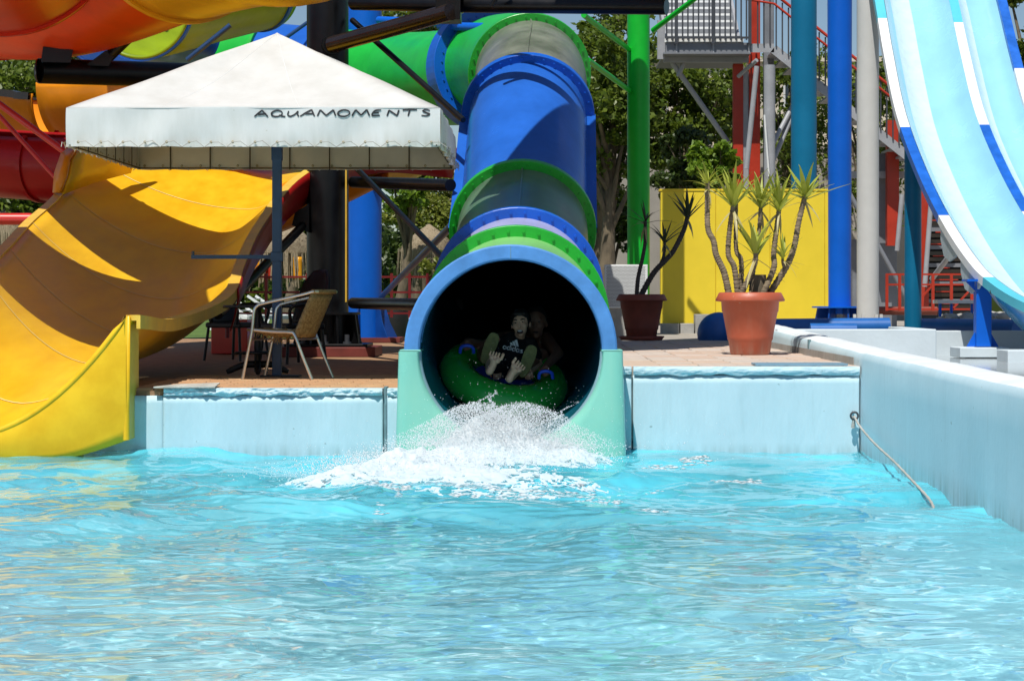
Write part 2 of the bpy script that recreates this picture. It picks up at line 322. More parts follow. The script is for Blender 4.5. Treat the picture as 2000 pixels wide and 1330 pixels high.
wall_face(.50, .686, -1.3, .59, YW + .006, 6, 20).build('wall_panel', 'wall', wr, solid=.28, off=1)
rough_strip(.70, 2.40, .592, ZR, YW - .012, 12, .006, 120).build('coping', 'wall', wr)
rough_strip(.50, .686, .592, ZR, YW - .006, 14, .014, 30).build('coping', 'wallrough', wr)

# kerb wall on the right, running towards the camera
kb = thing('kerb_wall', 'low concrete kerb wall running along the right side of the pool', 'wall', (2.5, 12, 0))
XK = 2.414
ny = 120; rows = []
for j in range(ny + 1):
    y = 5 + 21 * (j / ny)
    lip = .70 + .0095 * max(0, y - 10) + .008 * noise.noise((y * 1.1, 2, 5)) + .0022 * noise.noise((y * 6, 2, 5))
    if y > 15.4: lip = .745 + .014 * (y - 15.4) + .008 * noise.noise((y * 1.7, 2, 5))
    w = lambda z, k: .006 * noise.noise((y * 1.1, z * 2, k))
    rows.append([(XK + w(z, 3), y, z) for z in (-1.3, -.6, -.2, -.05, .05, .2, .35, .5, lip - .05)] + [(XK + .012, y, lip - .012), (XK + .03, y, lip + .004)] + [(XK + .07, y, lip + .014), (XK + .2, y, lip + .02), (XK + .31, y, lip + .012), (XK + .325, y, lip - .004), (XK + .325, y, .2)])
k0 = 9
side = MB().grid([r[:k0 + 2] for r in rows]).build('kerb_face', 'curb', kb); side.cycles.is_caustics_receiver = True
MB().grid([r[k0 + 1:] for r in rows]).build('kerb_coping', 'curbtop', kb)
MB().box((XK - .004, 18.4, ZR), (XK + .02, 18.46, .80)).build('kerb_joint', 'jointpaint', kb)
MB().box((XK - .006, YW + .35, ZR - .02), (XK - .001, 25, ZR + .06)).build('bare_edge', 'bareconc', kb)

# ------------------------------------------------------------------ water
def wave(x, y):
    g = 1.0
    d2 = ((x + .9) / 2.2) ** 2 + ((y - 13.2) / 1.7) ** 2
    g += 1.1 * math.exp(-d2) + .95 * max(0., min(1., (y - 8.5) / 3.5))
    v = 0; wx = noise.noise((x * .9, y * .9, 31.)); wy = noise.noise((x * .9, y * .9, 47.))
    for f, a, k in ((.55, .034, 1.), (1.3, .027, 7.), (2.7, .016, 13.), (5.6, .0080, 3.), (11., .0034, 9.), (21., .0012, 5.)):
        n_ = noise.noise((x * f * .74 + k + 1.1 * wx, y * f + k * .3 + 1.1 * wy, k))
        v += a * (n_ if f > 6 else (1 - 2 * abs(n_)) * .5 if f > 2 else n_)
    return v * g * .9
XW = lambda y: (max(-.30 * y - .3, -9), min(.255 * y + .5, XK + .01))
ny, nx = 560, 380; rows = []
for j in range(ny + 1):
    y = 4.6 * ((YW + .03) / 4.6) ** (j / ny); a, b = XW(y)
    rows.append([(a + (b - a) * i / nx, y, wave(a + (b - a) * i / nx, y)) for i in range(nx + 1)])
rows.insert(0, [(a, -3, 0) for a, _, _ in rows[0]])
wm = bpy.data.materials.new('pool_water'); wm.use_nodes = True; nt = wm.node_tree; N = nt.nodes; L = nt.links
b = N['Principled BSDF']; b.inputs['Base Color'].default_value = (.62, .94, .98, 1); b.inputs['Roughness'].default_value = 0; b.inputs['IOR'].default_value = 1.33; b.inputs['Transmission Weight'].default_value = 1
tc = N.new('ShaderNodeTexCoord'); sp = N.new('ShaderNodeSeparateXYZ'); L.new(tc.outputs['Object'], sp.inputs[0])
mr = N.new('ShaderNodeMapRange'); mr.inputs[1].default_value = 6.8; mr.inputs[2].default_value = 11.8; mr.inputs[3].default_value = .0; mr.inputs[4].default_value = 1; L.new(sp.outputs[1], mr.inputs[0])
nz = N.new('ShaderNodeTexNoise'); nz.inputs['Scale'].default_value = 1.1; nz.inputs['Detail'].default_value = 7; L.new(tc.outputs['Object'], nz.inputs['Vector'])
m1 = N.new('ShaderNodeMapRange'); m1.inputs[1].default_value = .3; m1.inputs[2].default_value = .7; m1.inputs[3].default_value = .35; m1.inputs[4].default_value = .95; L.new(nz.outputs['Fac'], m1.inputs[0])
mb_ = N.new('ShaderNodeMapRange'); mb_.inputs[3].default_value = .42; mb_.inputs[4].default_value = 1; L.new(mr.outputs[0], mb_.inputs[0])
m2 = N.new('ShaderNodeMath'); m2.operation = 'MULTIPLY'; L.new(mb_.outputs[0], m2.inputs[0]); L.new(m1.outputs[0], m2.inputs[1])
milk = N.new('ShaderNodeBsdfPrincipled'); cr = N.new('ShaderNodeMix'); cr.data_type = 'RGBA'; cr.inputs[6].default_value = (.33, .79, .89, 1); cr.inputs[7].default_value = (.11, .65, .80, 1); L.new(mr.outputs[0], cr.inputs[0]); L.new(cr.outputs[2], milk.inputs['Base Color']); milk.inputs['Roughness'].default_value = .06; milk.inputs['IOR'].default_value = 1.33
mx = N.new('ShaderNodeMixShader'); L.new(m2.outputs[0], mx.inputs[0]); L.new(b.outputs[0], mx.inputs[1]); L.new(milk.outputs[0], mx.inputs[2]); L.new(mx.outputs[0], N['Material Output'].inputs[0])
wo = MB().grid(rows).build('water', wm, fix=False); struct(wo); wo.cycles.is_caustics_caster = True

# ------------------------------------------------------------------ tube slide
UP = Vector((0, 0, 1))
cp = [P(998, 685, 15.2), P(1008, 622, 17.4), P(1012, 570, 19), P(1021, 450, 22.1), P(1031, 228, 24.4), P(1034, 146, 26.4), P(985, 128, 28.2), P(905, 150, 29.6), P(790, 152, 32), P(650, 142, 33), P(525, 130, 33.5), P(385, 127, 34), P(230, 120, 35)]
NS = 12; tp = cat(cp, NS)
def frame_at(i, pts=tp):
    i = max(0, min(len(pts) - 1, i)); t = (pts[min(i + 1, len(pts) - 1)] - pts[max(i - 1, 0)]).normalized()
    x = t.cross(UP).normalized(); return pts[i], t, x, x.cross(t).normalized()
def ring_pts(i, r, a0=0, a1=2 * math.pi, n=64, shift=0, closed=True):
    c, t, x, z = frame_at(i); m = n if closed else n + 1
    return [c + t * shift + r * (math.cos(a0 + (a1 - a0) * k / n) * x + math.sin(a0 + (a1 - a0) * k / n) * z) for k in range(m)]
ts = thing('tube_slide', 'big blue and green enclosed tube slide with its open mouth over the pool', 'tube slide', (-.2, 15.3, 0))
tc_ = thing('tube_slide', 'green and blue closed tube flume running left behind the black pillar', 'tube slide', P(650, 118, 33))
secs = [(0, 'palegreen'), (1, 'lavender'), (2, 'smoke'), (3, 'blue'), (4, 'ghost'), (5, 'green'), (6, 'green'), (7, 'green'), (8, 'green'), (9, 'blue'), (10, 'green'), (11, 'blue')]
for k, m in secs:
    MB().grid([ring_pts(i, .70) for i in range(k * NS, (k + 1) * NS + 1)], True, True).build('tube_section', m, ts if k < 8 else tc_)
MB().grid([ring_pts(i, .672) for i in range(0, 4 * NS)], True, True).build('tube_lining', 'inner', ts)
def flange(i, m, r0=.678, r1=.795, th=.045, bolts=True, par=ts):
    fr = frame_at(i)
    rows = [ring_pts(i, r, shift=s) for r, s in ((r0, -th), (r1 - .006, -th), (r1, -th + .006), (r1, th - .006), (r1 - .006, th), (r0, th), (r0, -th))]
    f_ = MB().grid(rows, True, True).build('flange', m, par)
    for p in f_.data.polygons: p.use_smooth = False
    if bolts:
        bm_ = MB(); c, t, x, z = fr
        for k in range(36):
            a = 2 * math.pi * (k + .5) / 36; d = math.cos(a) * x + math.sin(a) * z
            p = c + d * .748; bm_.tube([p - t * (th + .016), p - t * (th - .002)], .013, 6)
        stuff(bm_.build('flange_bolts', m, f_))
flange(NS, 'flangegreen'); flange(2 * NS, 'flangeblue'); flange(3 * NS, 'flangegreen'); flange(4 * NS, 'flangeblue'); flange(5 * NS, 'flangegreen')
flange(6 * NS + 6, 'flangeblue', r1=.86, th=.15)
for k, par in ((9, tc_), (10, tc_), (11, tc_)): flange(k * NS, 'flangeblue' if k != 10 else 'flangegreen', r1=.76, th=.03, bolts=False, par=par)
for sgn, m in ((-1, 'blue'), (1, 'blue')):                     # bolted long seams of the blue section
    rows = []
    for i in range(3 * NS, 4 * NS + 1):
        c, t, x, z = frame_at(i)
        rows.append([c + sgn * x * .695 + z * .028, c + sgn * x * .805 + z * .028, c + sgn * x * .805 - z * .028, c + sgn * x * .695 - z * .028])
    MB().grid(rows, False, True).build('seam_flange', m, ts)
for k in (2, 4):
    rows = []
    for i in range(k * NS, (k + 1) * NS + 1):
        c, t, x, z = frame_at(i); rows.append([c - x * .008 + z * .69, c - x * .008 + z * .722, c + x * .008 + z * .722, c + x * .008 + z * .69])
    MB().grid(rows, False, True).build('seam_ridge', 'smoke' if k == 2 else 'ghost', ts)
c0 = cp[0]; zc = c0.z; xc = c0.x; ri, ro = .672, .784
arc = lambda r, a, y: (xc + r * math.cos(a), y, zc + r * math.sin(a))
ym = 15.05
rows = []
for k in range(49):
    a = math.pi * k / 48 + 0; rows.append([arc(r, a, y) for r, y in ((ri, ym + .3), (ri, ym + .012), (ri + .012, ym), (ro - .012, ym), (ro, ym + .012), (ro, ym + .3))])
MB().grid(rows, False).build('mouth_rim', 'mouthblue', ts)
MB().box((xc - .002, ym - .003, zc + ri + .004), (xc + .002, ym, zc + ro - .01)).build('rim_joint', 'jointpaint', ts)
n = 40; lo = -.45; rows = []                                    # skirt below the mouth
def skirt_row(a):
    inner = arc(ri, a, 0); s = 1 if math.cos(a) > 0 else -1
    q = (math.sin(a) + 1)                                     # 0 at the bottom, 1 at the level of the centre
    if abs(math.cos(a)) > .62: ox = s * (.825 + .045 * (1 - q)); oz = zc + math.sin(a) * 1.5 + .0
    else: ox = math.cos(a) / .62 * .865; oz = lo
    return inner, (xc + ox, oz)
prof = []
for k in range(n + 1):
    a = math.pi + math.pi * k / n; (ix, _, iz), (ox, oz) = skirt_row(a)
    r2 = math.hypot(ix - xc, iz - zc)
    row = [(ix, ym + .34, iz), (ix, ym - .01, iz)]
    for f_, dy in ((.04, -.045), (.12, -.06), (.6, -.06), (.9, -.055), (.97, -.035), (1., 0.01)): row.append((ix + (ox - ix) * f_, ym + dy, iz + (oz - iz) * f_))
    row.append((ox, ym + .34, oz)); prof.append(row)
MB().grid(prof).build('mouth_skirt', 'skirt', ts)
for s in (-1, 1):
    MB().box((xc + s * .74 - .075, ym - .045, zc - .002), (xc + s * .74 + .082, ym + .34, zc + .012)).build('skirt_ledge', 'skirt', ts, bevel=.01)
rows = []                                                     # worn lip of the lining at the waterline
for k in range(41):
    a = math.pi + math.pi * k / 40; rows.append([arc(ri + .004, a, ym - .012), arc(ri - .012, a, ym - .004), arc(ri - .014, a, ym + .06)])
MB().grid(rows).build('mouth_lip', 'skirtline', ts)

# ------------------------------------------------------------------ yellow flume
def flume(obj, stations, m, n=9, na=28, pw=2.0, thick=.05, rim='yellow_rim', rimw=.10, rimh=.095, rims='LR', flip=False):
    Ls, Bs, Rs = (cat([s[k] for s in stations], n) for k in range(3)); rows = []
    for l, b_, r in zip(Ls, Bs, Rs):
        row = []
        for k in range(na + 1):
            s = -1 + 2 * k / na; e = l if s < 0 else r; s = abs(s)
            row.append(b_ + (e - b_).xy.to_3d() * s + Vector((0, 0, e.z - b_.z)) * s ** pw)
        rows.append(row)
    o = MB().grid(rows).build('trough', m, obj, solid=thick, off=-1, fix=False)
    for which, E, C in (('L', Ls, Rs), ('R', Rs, Ls)):
        if which not in rims: continue
        rr = []
        for i, (e, c) in enumerate(zip(E, C)):
            d = (e - c).xy.to_3d().normalized(); rr.append([e - d * .012 + UP * .006, e + d * rimw + UP * .006, e + d * rimw - UP * rimh, e + d * (rimw - .03) - UP * rimh, e + d * (rimw - .03) - UP * .035, e - d * .012 - UP * .035])
        mb = MB().grid(rr, False, True); k = len(mb.v); mb.add(rr[0], [(0, 1, 2, 3, 4, 5)[::-1]]); mb.add(rr[-1], [(0, 1, 2, 3, 4, 5)]); mb.build('rim', rim, obj)
    return rows
yf = thing('flume_slide', 'wide open yellow flume curving down into the pool on the left', 'water slide', (-4, 15.2, 0))
st = [(P(-330, 600, 15.6), P(-60, 850, 15.1), P(249, 617, 15.2)),
      (P(-60, 545, 17.6), P(150, 728, 17.2), P(330, 622, 17.3)),
      (P(10, 490, 19.6), P(285, 672, 19.2), P(432, 578, 19.3)),
      (P(62, 434, 21.5), P(330, 585, 21), P(463, 512, 20.9)),
      (P(122, 378, 23.2), P(385, 505, 22.7), P(500, 438, 22.5)),
      (P(150, 318, 25.5), P(460, 425, 25), P(578, 345, 24.7)),
      (P(262, 240, 28.3), P(600, 366, 27), P(720, 280, 26.4)),
      (P(430, 232, 30.5), P(780, 350, 28.5), P(880, 290, 27.5))]
rows = flume(yf, st, 'yellow', pw=1.9)
sr = []
for l, b_, e in zip(*(cat([q[k] for q in st], 9) for k in range(3))):
    d = (e - l).xy.to_3d().normalized(); sr.append([e + d * .103 - UP * .0, e + d * .106 - UP * .095, e + d * .075 - UP * .24, e + d * .03 - UP * .40])
MB().grid(sr[20:]).build('outer_side', 'deepred', yf, solid=.01)
bank = [[P(*q) for q in c] for c in (((119, 378, 23.05), (132, 345, 23.1), (138, 312, 23.3), (152, 292, 23.5)), ((150, 366, 23.8), (158, 335, 23.9), (165, 300, 24.1), (176, 280, 24.2)), ((196, 352, 24.6), (202, 320, 24.7), (210, 290, 24.8), (220, 270, 24.9)), ((250, 338, 25.6), (258, 310, 25.7), (266, 280, 25.8), (276, 250, 25.9)))]
MB().grid(bank).build('raised_bank', 'yellow', yf, solid=.04)
MB().grid([[P(119, 378, 23.0), P(131, 345, 23.05), P(137, 312, 23.2), P(152, 292, 23.4)], [P(107, 378, 23.2), P(110, 340, 23.3), P(122, 303, 23.5), P(140, 290, 23.6)]]).build('bank_rim', 'orange', yf, solid=.03)
# front skirt under the cut end
pr = rows[0][14:]; top = [Vector((p.x, p.y - .035, p.z + .004)) for p in pr]
low = [Vector((p.x, p.y - .035 + .0, -.02 + .14 * max(0, (i / 14 - .55) / .45) ** 1.5)) for i, p in enumerate(pr)]
mid = [[a.lerp(b_, t) + Vector((0, -.09 * t * (1 - t), 0)) for a, b_ in zip(top, low)] for t in (0, .05, .3, .6, .9, 1)]
back = [[p + Vector((0, .35, 0)) for p in low]]
MB().grid([[p + Vector((0, .05, 0)) for p in top]] + mid + back).build('end_skirt', 'yellow', yf)
MB().tube([p + Vector((0, .012, -.006)) for p in top] + [low[-1] + Vector((-.004, .012, .25)), low[-1] + Vector((-.004, .012, 0))], .026, 10).build('end_lip', 'yellow', yf)
q0 = top[-1]; MB().grid([[q0 + Vector((0, 0, .006)), q0 + Vector((.012, .02, .006)), q0 + Vector((.012, .40, .004))], [low[-1], low[-1] + Vector((.012, .02, 0)), low[-1] + Vector((.012, .40, 0))]], False).build('end_return', 'yellow_rim', yf)
for k, ii in ((1, 4), (2, 11), (3, 19), (4, 27), (5, 37), (6, 47)):              # section joints across the trough
    a, b_ = rows[ii], rows[ii + 1]
    MB().grid([[p + Vector((0, 0, .006)) for p in a], [p.lerp(q, .09) + Vector((0, 0, .006)) for p, q in zip(a, b_)]]).build('trough_joint', 'jointline', yf)

# ------------------------------------------------------------------ flumes overhead and behind
def halfpipe(obj, path, r, m, a0=180, a1=360, n=8, rim=None, flanges=(), fm=None, tilt=0):
    pts = cat(path, n); rows = []; A = [R(a0 + (a1 - a0) * k / 32 + tilt) for k in range(33)]
    def ring(i, rr, sh=0):
        c, t, x, z = frame_at(i, pts); return [c + t * sh + rr * (math.cos(a) * x + math.sin(a) * z) for a in A]
    MB().grid([ring(i, r) for i in range(len(pts))]).build('trough', m, obj, solid=.04, off=1)
    for i in flanges:
        MB().grid([ring(i, r, -.03), ring(i, r + .07, -.03), ring(i, r + .07, .03), ring(i, r, .03)], False).build('flange', fm or m, obj)
    if rim:
        for s in (0, -1):
            rr = []
            for i in range(len(pts)):
                c, t, x, z = frame_at(i, pts); e = ring(i, r)[s]; d = x * (1 if e.dot(x) - c.dot(x) > 0 else -1)
                rr.append([e - d * .04 + z * .01, e + d * .1 + z * .01, e + d * .1 - z * .09, e + d * .06 - z * .09, e + d * .06 - z * .03, e - d * .04 - z * .03])
            MB().grid(rr, False, True).build('rim', rim, obj)
    return pts
o = thing('flume_slide', 'big red, orange and amber flume bulging overhead above the canopy', 'water slide', P(60, 0, 22))
big = cat([P(-360, -60, 26), P(-70, -78, 23.4), P(120, -95, 21.8), P(345, -185, 20.2), P(480, -226, 19.3), P(600, -252, 18.7), P(722, -447, 18.1), P(923, -589, 18.3), P(1114, -571, 20.2), P(1273, -549, 22), P(1422, -488, 24)], 8)
halfpipe(o, big[:11], 1.07, 'red', n=1, flanges=(10,), fm='red')
halfpipe(o, big[10:25], 1.08, 'redorange', n=1)
halfpipe(o, [Vector((-4.9, 17.0, 5.05)), Vector((-5.15, 18.6, 4.95)), Vector((-5.3, 20.2, 4.9))], 1.12, 'red', flanges=(15,), fm='red')  # added stub, mostly out of view, to shade the yellow flume
halfpipe(o, big[24:], 1.11, 'amber', n=1, flanges=(0,), fm='amber')  # amber run goes on out of view, bent to cast shade on the tube
o = thing('flume_slide', 'olive green open flume between the amber flume and the canopy roof', 'water slide', P(300, 0, 27))
halfpipe(o, [P(268, 0, 27), P(300, -2, 27.4), P(400, -25, 28.4), P(510, -50, 29.2)], .74, 'olive', flanges=(1, 23), fm='flangeblue', rim='olive')
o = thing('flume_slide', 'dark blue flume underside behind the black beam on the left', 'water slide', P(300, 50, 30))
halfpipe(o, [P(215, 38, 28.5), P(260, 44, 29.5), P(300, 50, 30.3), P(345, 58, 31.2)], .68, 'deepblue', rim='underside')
o = thing('flume_slide', 'brownish orange flume wall behind the left end of the canopy', 'water slide', P(130, 220, 29))
halfpipe(o, [P(-200, 172, 30), P(60, 186, 29.3), P(132, 192, 29)], .70, 'orange', rim='brown')
halfpipe(o, [P(128, 172, 29), P(330, 172, 28.5), P(560, 220, 28)], .74, 'orange')
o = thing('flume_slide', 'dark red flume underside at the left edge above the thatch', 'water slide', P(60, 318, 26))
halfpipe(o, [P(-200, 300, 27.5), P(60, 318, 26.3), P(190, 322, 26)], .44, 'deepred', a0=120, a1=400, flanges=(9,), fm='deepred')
o = thing('flume_slide', 'orange flume shell showing between the blue pole and the black pillar', 'water slide', P(580, 360, 27))
halfpipe(o, [P(520, 395, 28), P(600, 360, 27.4), P(720, 300, 27)], .42, 'orange')

# ------------------------------------------------------------------ steelwork
def pole(name, label, cat_, path, r, m, parent=None, n=20):
    o = MB().tube(path, r, n).build(name, m, parent)
    return tag(o, label, cat_) if label else o
pole('support_beam', 'black round beam holding up the orange red flume', 'beam', [P(76, 139, 21.6), P(520, 152, 23.2)], .135, 'black')
o = bpy.data.objects['support_beam']
MB().tube([P(73.5, 139, 21.6), P(76, 139, 21.6)], .128, 20).build('end_cap', 'brown', o)
MB().hexa([P(80, 122, 21.4), P(138, 123, 21.4), P(138, 123, 21.9), P(80, 122, 21.9)], [P(84, 92, 21.4), P(143, 96, 21.4), P(143, 96, 21.9), P(84, 92, 21.9)]).build('saddle', 'black', o)
MB().hexa([P(168, 128, 21.8), P(212, 130, 21.8), P(212, 130, 22), P(168, 128, 22)], [P(205, 100, 21.8), P(232, 96, 21.8), P(232, 96, 22), P(205, 100, 22)]).build('gusset', 'black', o)
MB().tube([P(212, 112, 21.9), P(288, 38, 21.4)], .06, 14).build('strut', 'black', o)
pole('red_pole', 'upper bright red diagonal pole at the left edge above the yellow flume', 'pole', [P(-30, 183, 24), P(127, 297, 23.8)], .04, 'redbright')
pole('red_pole', 'thin lower red diagonal pole beside the canopy corner at the left', 'pole', [P(-30, 195, 25), P(120, 360, 24.6)], .028, 'redbright')
pole('red_pole', 'thick horizontal red pipe behind the left rim of the yellow flume', 'pole', [P(-120, 428, 22.5), P(90, 428, 22.5)], .065, 'redbright')
pole('thin_strut', 'thin navy strut in front of the olive green flume', 'pole', [P(365, 118, 27), P(450, 50, 27)], .035, 'darkblue')

bp = thing('steel_pillar', 'massive black steel pillar with a bolted foot behind the canopy', 'pillar', P(640, 690, 25))
px, py = P(640, 0, 25).x, 25.0
MB().tube([(px, py, ZL + .13), (px, py, 8)], .255, 40).build('column', 'black', bp)
MB().box((px - .62, py - .5, ZL - .02), (px + .62, py + .6, ZL + .10)).build('plinth', 'redplinth', bp, bevel=.01)
MB().box((px - .48, py - .42, ZL + .102), (px + .52, py + .42, ZL + .135)).build('base_plate', 'black', bp, bevel=.006)
MB().lathe([(.255, -.014), (.40, -.014), (.40, .014), (.255, .014)], (px, py, ZL + .50), 40, False).build('collar', 'black', bp)
for k in range(8):
    a = math.pi / 8 + k * math.pi / 4; d = Vector((math.cos(a), math.sin(a), 0)); s = Vector((-d.y, d.x, 0)) * .012
    c = Vector((px, py, 0)); p = [c + d * .25 + UP * (ZL + .137), c + d * .43 + UP * (ZL + .137), c + d * .38 + UP * (ZL + .486), c + d * .25 + UP * (ZL + .486)]
    MB().prism([q - s for q in p], s * 2).build('gusset', 'black', bp)
bolt = MB().tube([(0, 0, 0), (0, 0, .11)], .03, 10).tube([(0, 0, 0), (0, 0, .025)], .055, 6).mesh('anchor_bolt', 'darksteel')
for k in range(8):
    a = k * math.pi / 4 - math.pi / 2; place(bolt, 'anchor_bolt', bp, Matrix.Translation((px + .37 * math.cos(a), py + .37 * math.sin(a), ZL + .136)))
MB().tube([P(676, 300, 24.8), P(676, 590, 24.8)], .012, 8).build('conduit', 'yellow_rim', bp)
b2 = thing('steel_pillar', 'deep blue steel pillar just behind the black pillar', 'pillar', P(712, 655, 33))
q = P(712, 655, 33); MB().tube([(q.x, 33, ZL), (q.x, 33, 9)], .275, 36).build('column', 'pillarblue', b2)
MB().box((q.x - .6, 32.5, ZL - .01), (q.x + .6, 33.6, ZL + .06)).build('plinth', 'redplinth', b2)
for k in range(6):
    a = k * math.pi / 3 + .3; d = Vector((math.cos(a), math.sin(a), 0)); s = Vector((-d.y, d.x, 0)) * .012; c = Vector((q.x, 33, 0))
    p = [c + d * .27 + UP * (ZL + .06), c + d * .54 + UP * (ZL + .06), c + d * .42 + UP * (ZL + .30), c + d * .30 + UP * (ZL + .7), c + d * .27 + UP * (ZL + .7)]
    MB().prism([w - s for w in p], s * 2).build('gusset', 'deepblue', b2)
MB().tube([P(690, 356, 25), P(880, 362, 22.8)], .07, 18).build('upper_arm', 'black', bp)
MB().tube([P(690, 592, 24.7), P(892, 597, 20)], .068, 18).build('lower_arm', 'black', bp)
MB().tube([P(690, 322, 25), P(880, 520, 20.4)], .034, 12).build('brace', 'black', bp)
MB().tube([P(648, 88, 24.7), P(880, 24, 23.3)], .10, 20).build('raking_arm', 'brown', bp)
MB().tube([P(640, 94, 25), P(650, 87, 24.7)], .125, 20).build('arm_collar', 'black', bp)
MB().tube([P(688, 40, 24.9), P(905, 235, 23)], .035, 12).build('brace', 'black', bp)
MB().tube([P(600, 432, 25), P(425, 615, 22)], .055, 14).build('flume_strut', 'black', bp)
MB().hexa([P(570, 440, 24.8), P(604, 455, 24.8), P(604, 455, 25), P(570, 440, 25)], [P(576, 415, 24.8), P(604, 398, 24.8), P(604, 398, 25), P(576, 415, 25)]).build('gusset', 'black', bp)
MB().tube([P(745, 580, 32.5), P(895, 428, 23)], .045, 14).build('brace', 'darkblue', b2)
MB().tube([P(752, 86, 32.5), P(910, 245, 28)], .035, 12).build('brace', 'darkblue', b2)
MB().tube([P(860, 52, 29), P(985, 55, 27)], .06, 14).build('upper_arm', 'pillarblue', b2)
MB().tube([P(740, 40, 32.5), P(870, 45, 31)], .06, 14).build('upper_arm', 'pillarblue', b2)
MB().tube([P(530, 95, 32), P(600, 45, 32.5)], .03, 10).build('brace', 'darkblue', b2)
tb = thing('truss_beam', 'long black truss beam across the top above the tube slide', 'beam', P(1000, 12, 21))
MB().tube([P(690, 6, 24.6), P(885, 10, 23.6), P(1302, 14, 22.6)], .09, 20).build('chord', 'black', tb)
MB().box((P(852, 20, 23.5).x, 23.35, P(0, 42, 23.5).z), (P(900, 20, 23.5).x, 23.75, P(0, -40, 23.5).z)).build('joint_plate', 'black', tb)
MB().tube([P(1302, -40, 22.6), P(690, -55, 24.6)], .035, 16).build('chord', 'black', tb)
for u in (960, 1120, 1290): MB().tube([P(u, 12, 23.2), P(u + 30, -40, 23.1)], .03, 10).build('web', 'black', tb)

def pillar(u, w, y, vb, m, label, top=9, taper=0, foot=None):
    p = P(u, vb, y); r = w * y / F / 2
    o = thing('steel_pillar', label, 'pillar', p)
    MB().tube([(p.x, y, p.z - .1), (p.x, y, top)], [r, r * (1 + taper * .5)], 40).build('column', m, o)
    return o, p, r
o, p, r = pillar(1247, 44, 30, 600, 'pillargreen', 'bright green steel pillar to the right of the tube slide', top=P(0, -160, 30).z)
for a, b_ in (((1140, 30, 27.5), (1228, 97, 29.9)), ((1148, 118, 27), (1230, 178, 29.9)), ((1275, 60, 29.9), (1375, -15, 29)), ):
    MB().tube([P(*a), P(*b_)], .038, 14).build('brace', 'pillargreen', o)
halfpipe(o, [Vector((-1.6, 28.1, 6.7)), Vector((0, 28.2, 6.6)), Vector((1.25, 28.2, 6.5))], .62, 'pillargreen')  # added unseen trough that puts the lower pillar in shade
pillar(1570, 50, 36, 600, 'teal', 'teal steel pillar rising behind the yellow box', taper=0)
o, p, r = pillar(1640, 44, 30, 600, 'pillarblue', 'royal blue steel pillar beside the yellow box', taper=.3)
MB().lathe([(r, -.01), (r + .24, -.01), (r + .24, .012), (r, .012)], (p.x, 30, p.z), 36, False).build('collar', 'pillarblue', o)
for k in range(8):
    a = k * math.pi / 4 + .2; d = Vector((math.cos(a), math.sin(a), 0)); s = Vector((-d.y, d.x, 0)) * .012; c = Vector((p.x, 30, 0))
    MB().prism([w - s for w in (c + d * r + UP * (p.z - .013), c + d * (r + .18) + UP * (p.z - .013), c + d * (r + .26) + UP * (ZR - .02), c + d * r + UP * (ZR - .02))], s * 2).build('gusset', 'deepblue', o)
o, p, r = pillar(1695, 43, 28, 618, 'silver', 'pale grey steel pillar between the blue pillar and the racing slide')
for k in range(6):
    a = k * math.pi / 3; MB().box((-.02, -.02, 0), (.02, .02, .05), Matrix.Translation((p.x + (r + .03) * math.cos(a), 28 + (r + .03) * math.sin(a), p.z - .02))).build('foot_lug', 'silver', o)
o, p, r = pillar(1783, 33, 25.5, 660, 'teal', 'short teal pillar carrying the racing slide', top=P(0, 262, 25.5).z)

# ------------------------------------------------------------------ canopy with a centre pole
YN, YF_, PX, PY = 16.3, 19.2, -2.28, 17.75
x0, x1 = P(129, 0, YN).x, P(860, 0, YN).x; zt, zb, zp = P(0, 212, YN).z, P(0, 287, YN).z, P(0, 66, PY).z
cn = thing('canopy', 'square white canvas canopy on a centre pole with lettering on its valance', 'canopy', (PX, PY, ZL))
cor = [(x0, YN), (x1, YN), (x1, YF_), (x0, YF_)]
for i in range(4):
    a, b_ = Vector((*cor[i], zt)), Vector((*cor[(i + 1) % 4], zt)); pk = Vector((PX, PY, zp)); rows = []
    for j in range(21):
        t = j / 20; row = []
        for k in range(25):
            s = k / 24; p = a.lerp(b_, s).lerp(pk, t)
            sag = -.10 * math.sin(math.pi * s) * math.sin(math.pi * t) * (1 - t * .3) + .012 * math.sin((s - .5) * (34 - 18 * t) + i) * (1 - t) * t * 2.2 + .012 * math.sin(s * 9 + i * 2 + t * 5) * math.sin(math.pi * t) * math.sin(math.pi * s)
            row.append(p + UP * sag)
        rows.append(row)
    MB().grid(rows).build('roof_panel', 'canvas', cn, solid=.004)
    for s0 in (.28, .64):
        MB().tube([Vector(rows_p) + UP * .003 for rows_p in [rows[j][int(s0 * 24)] for j in range(21)]], .004, 5).build('roof_seam', 'valance', cn)
rng = random.Random(5)
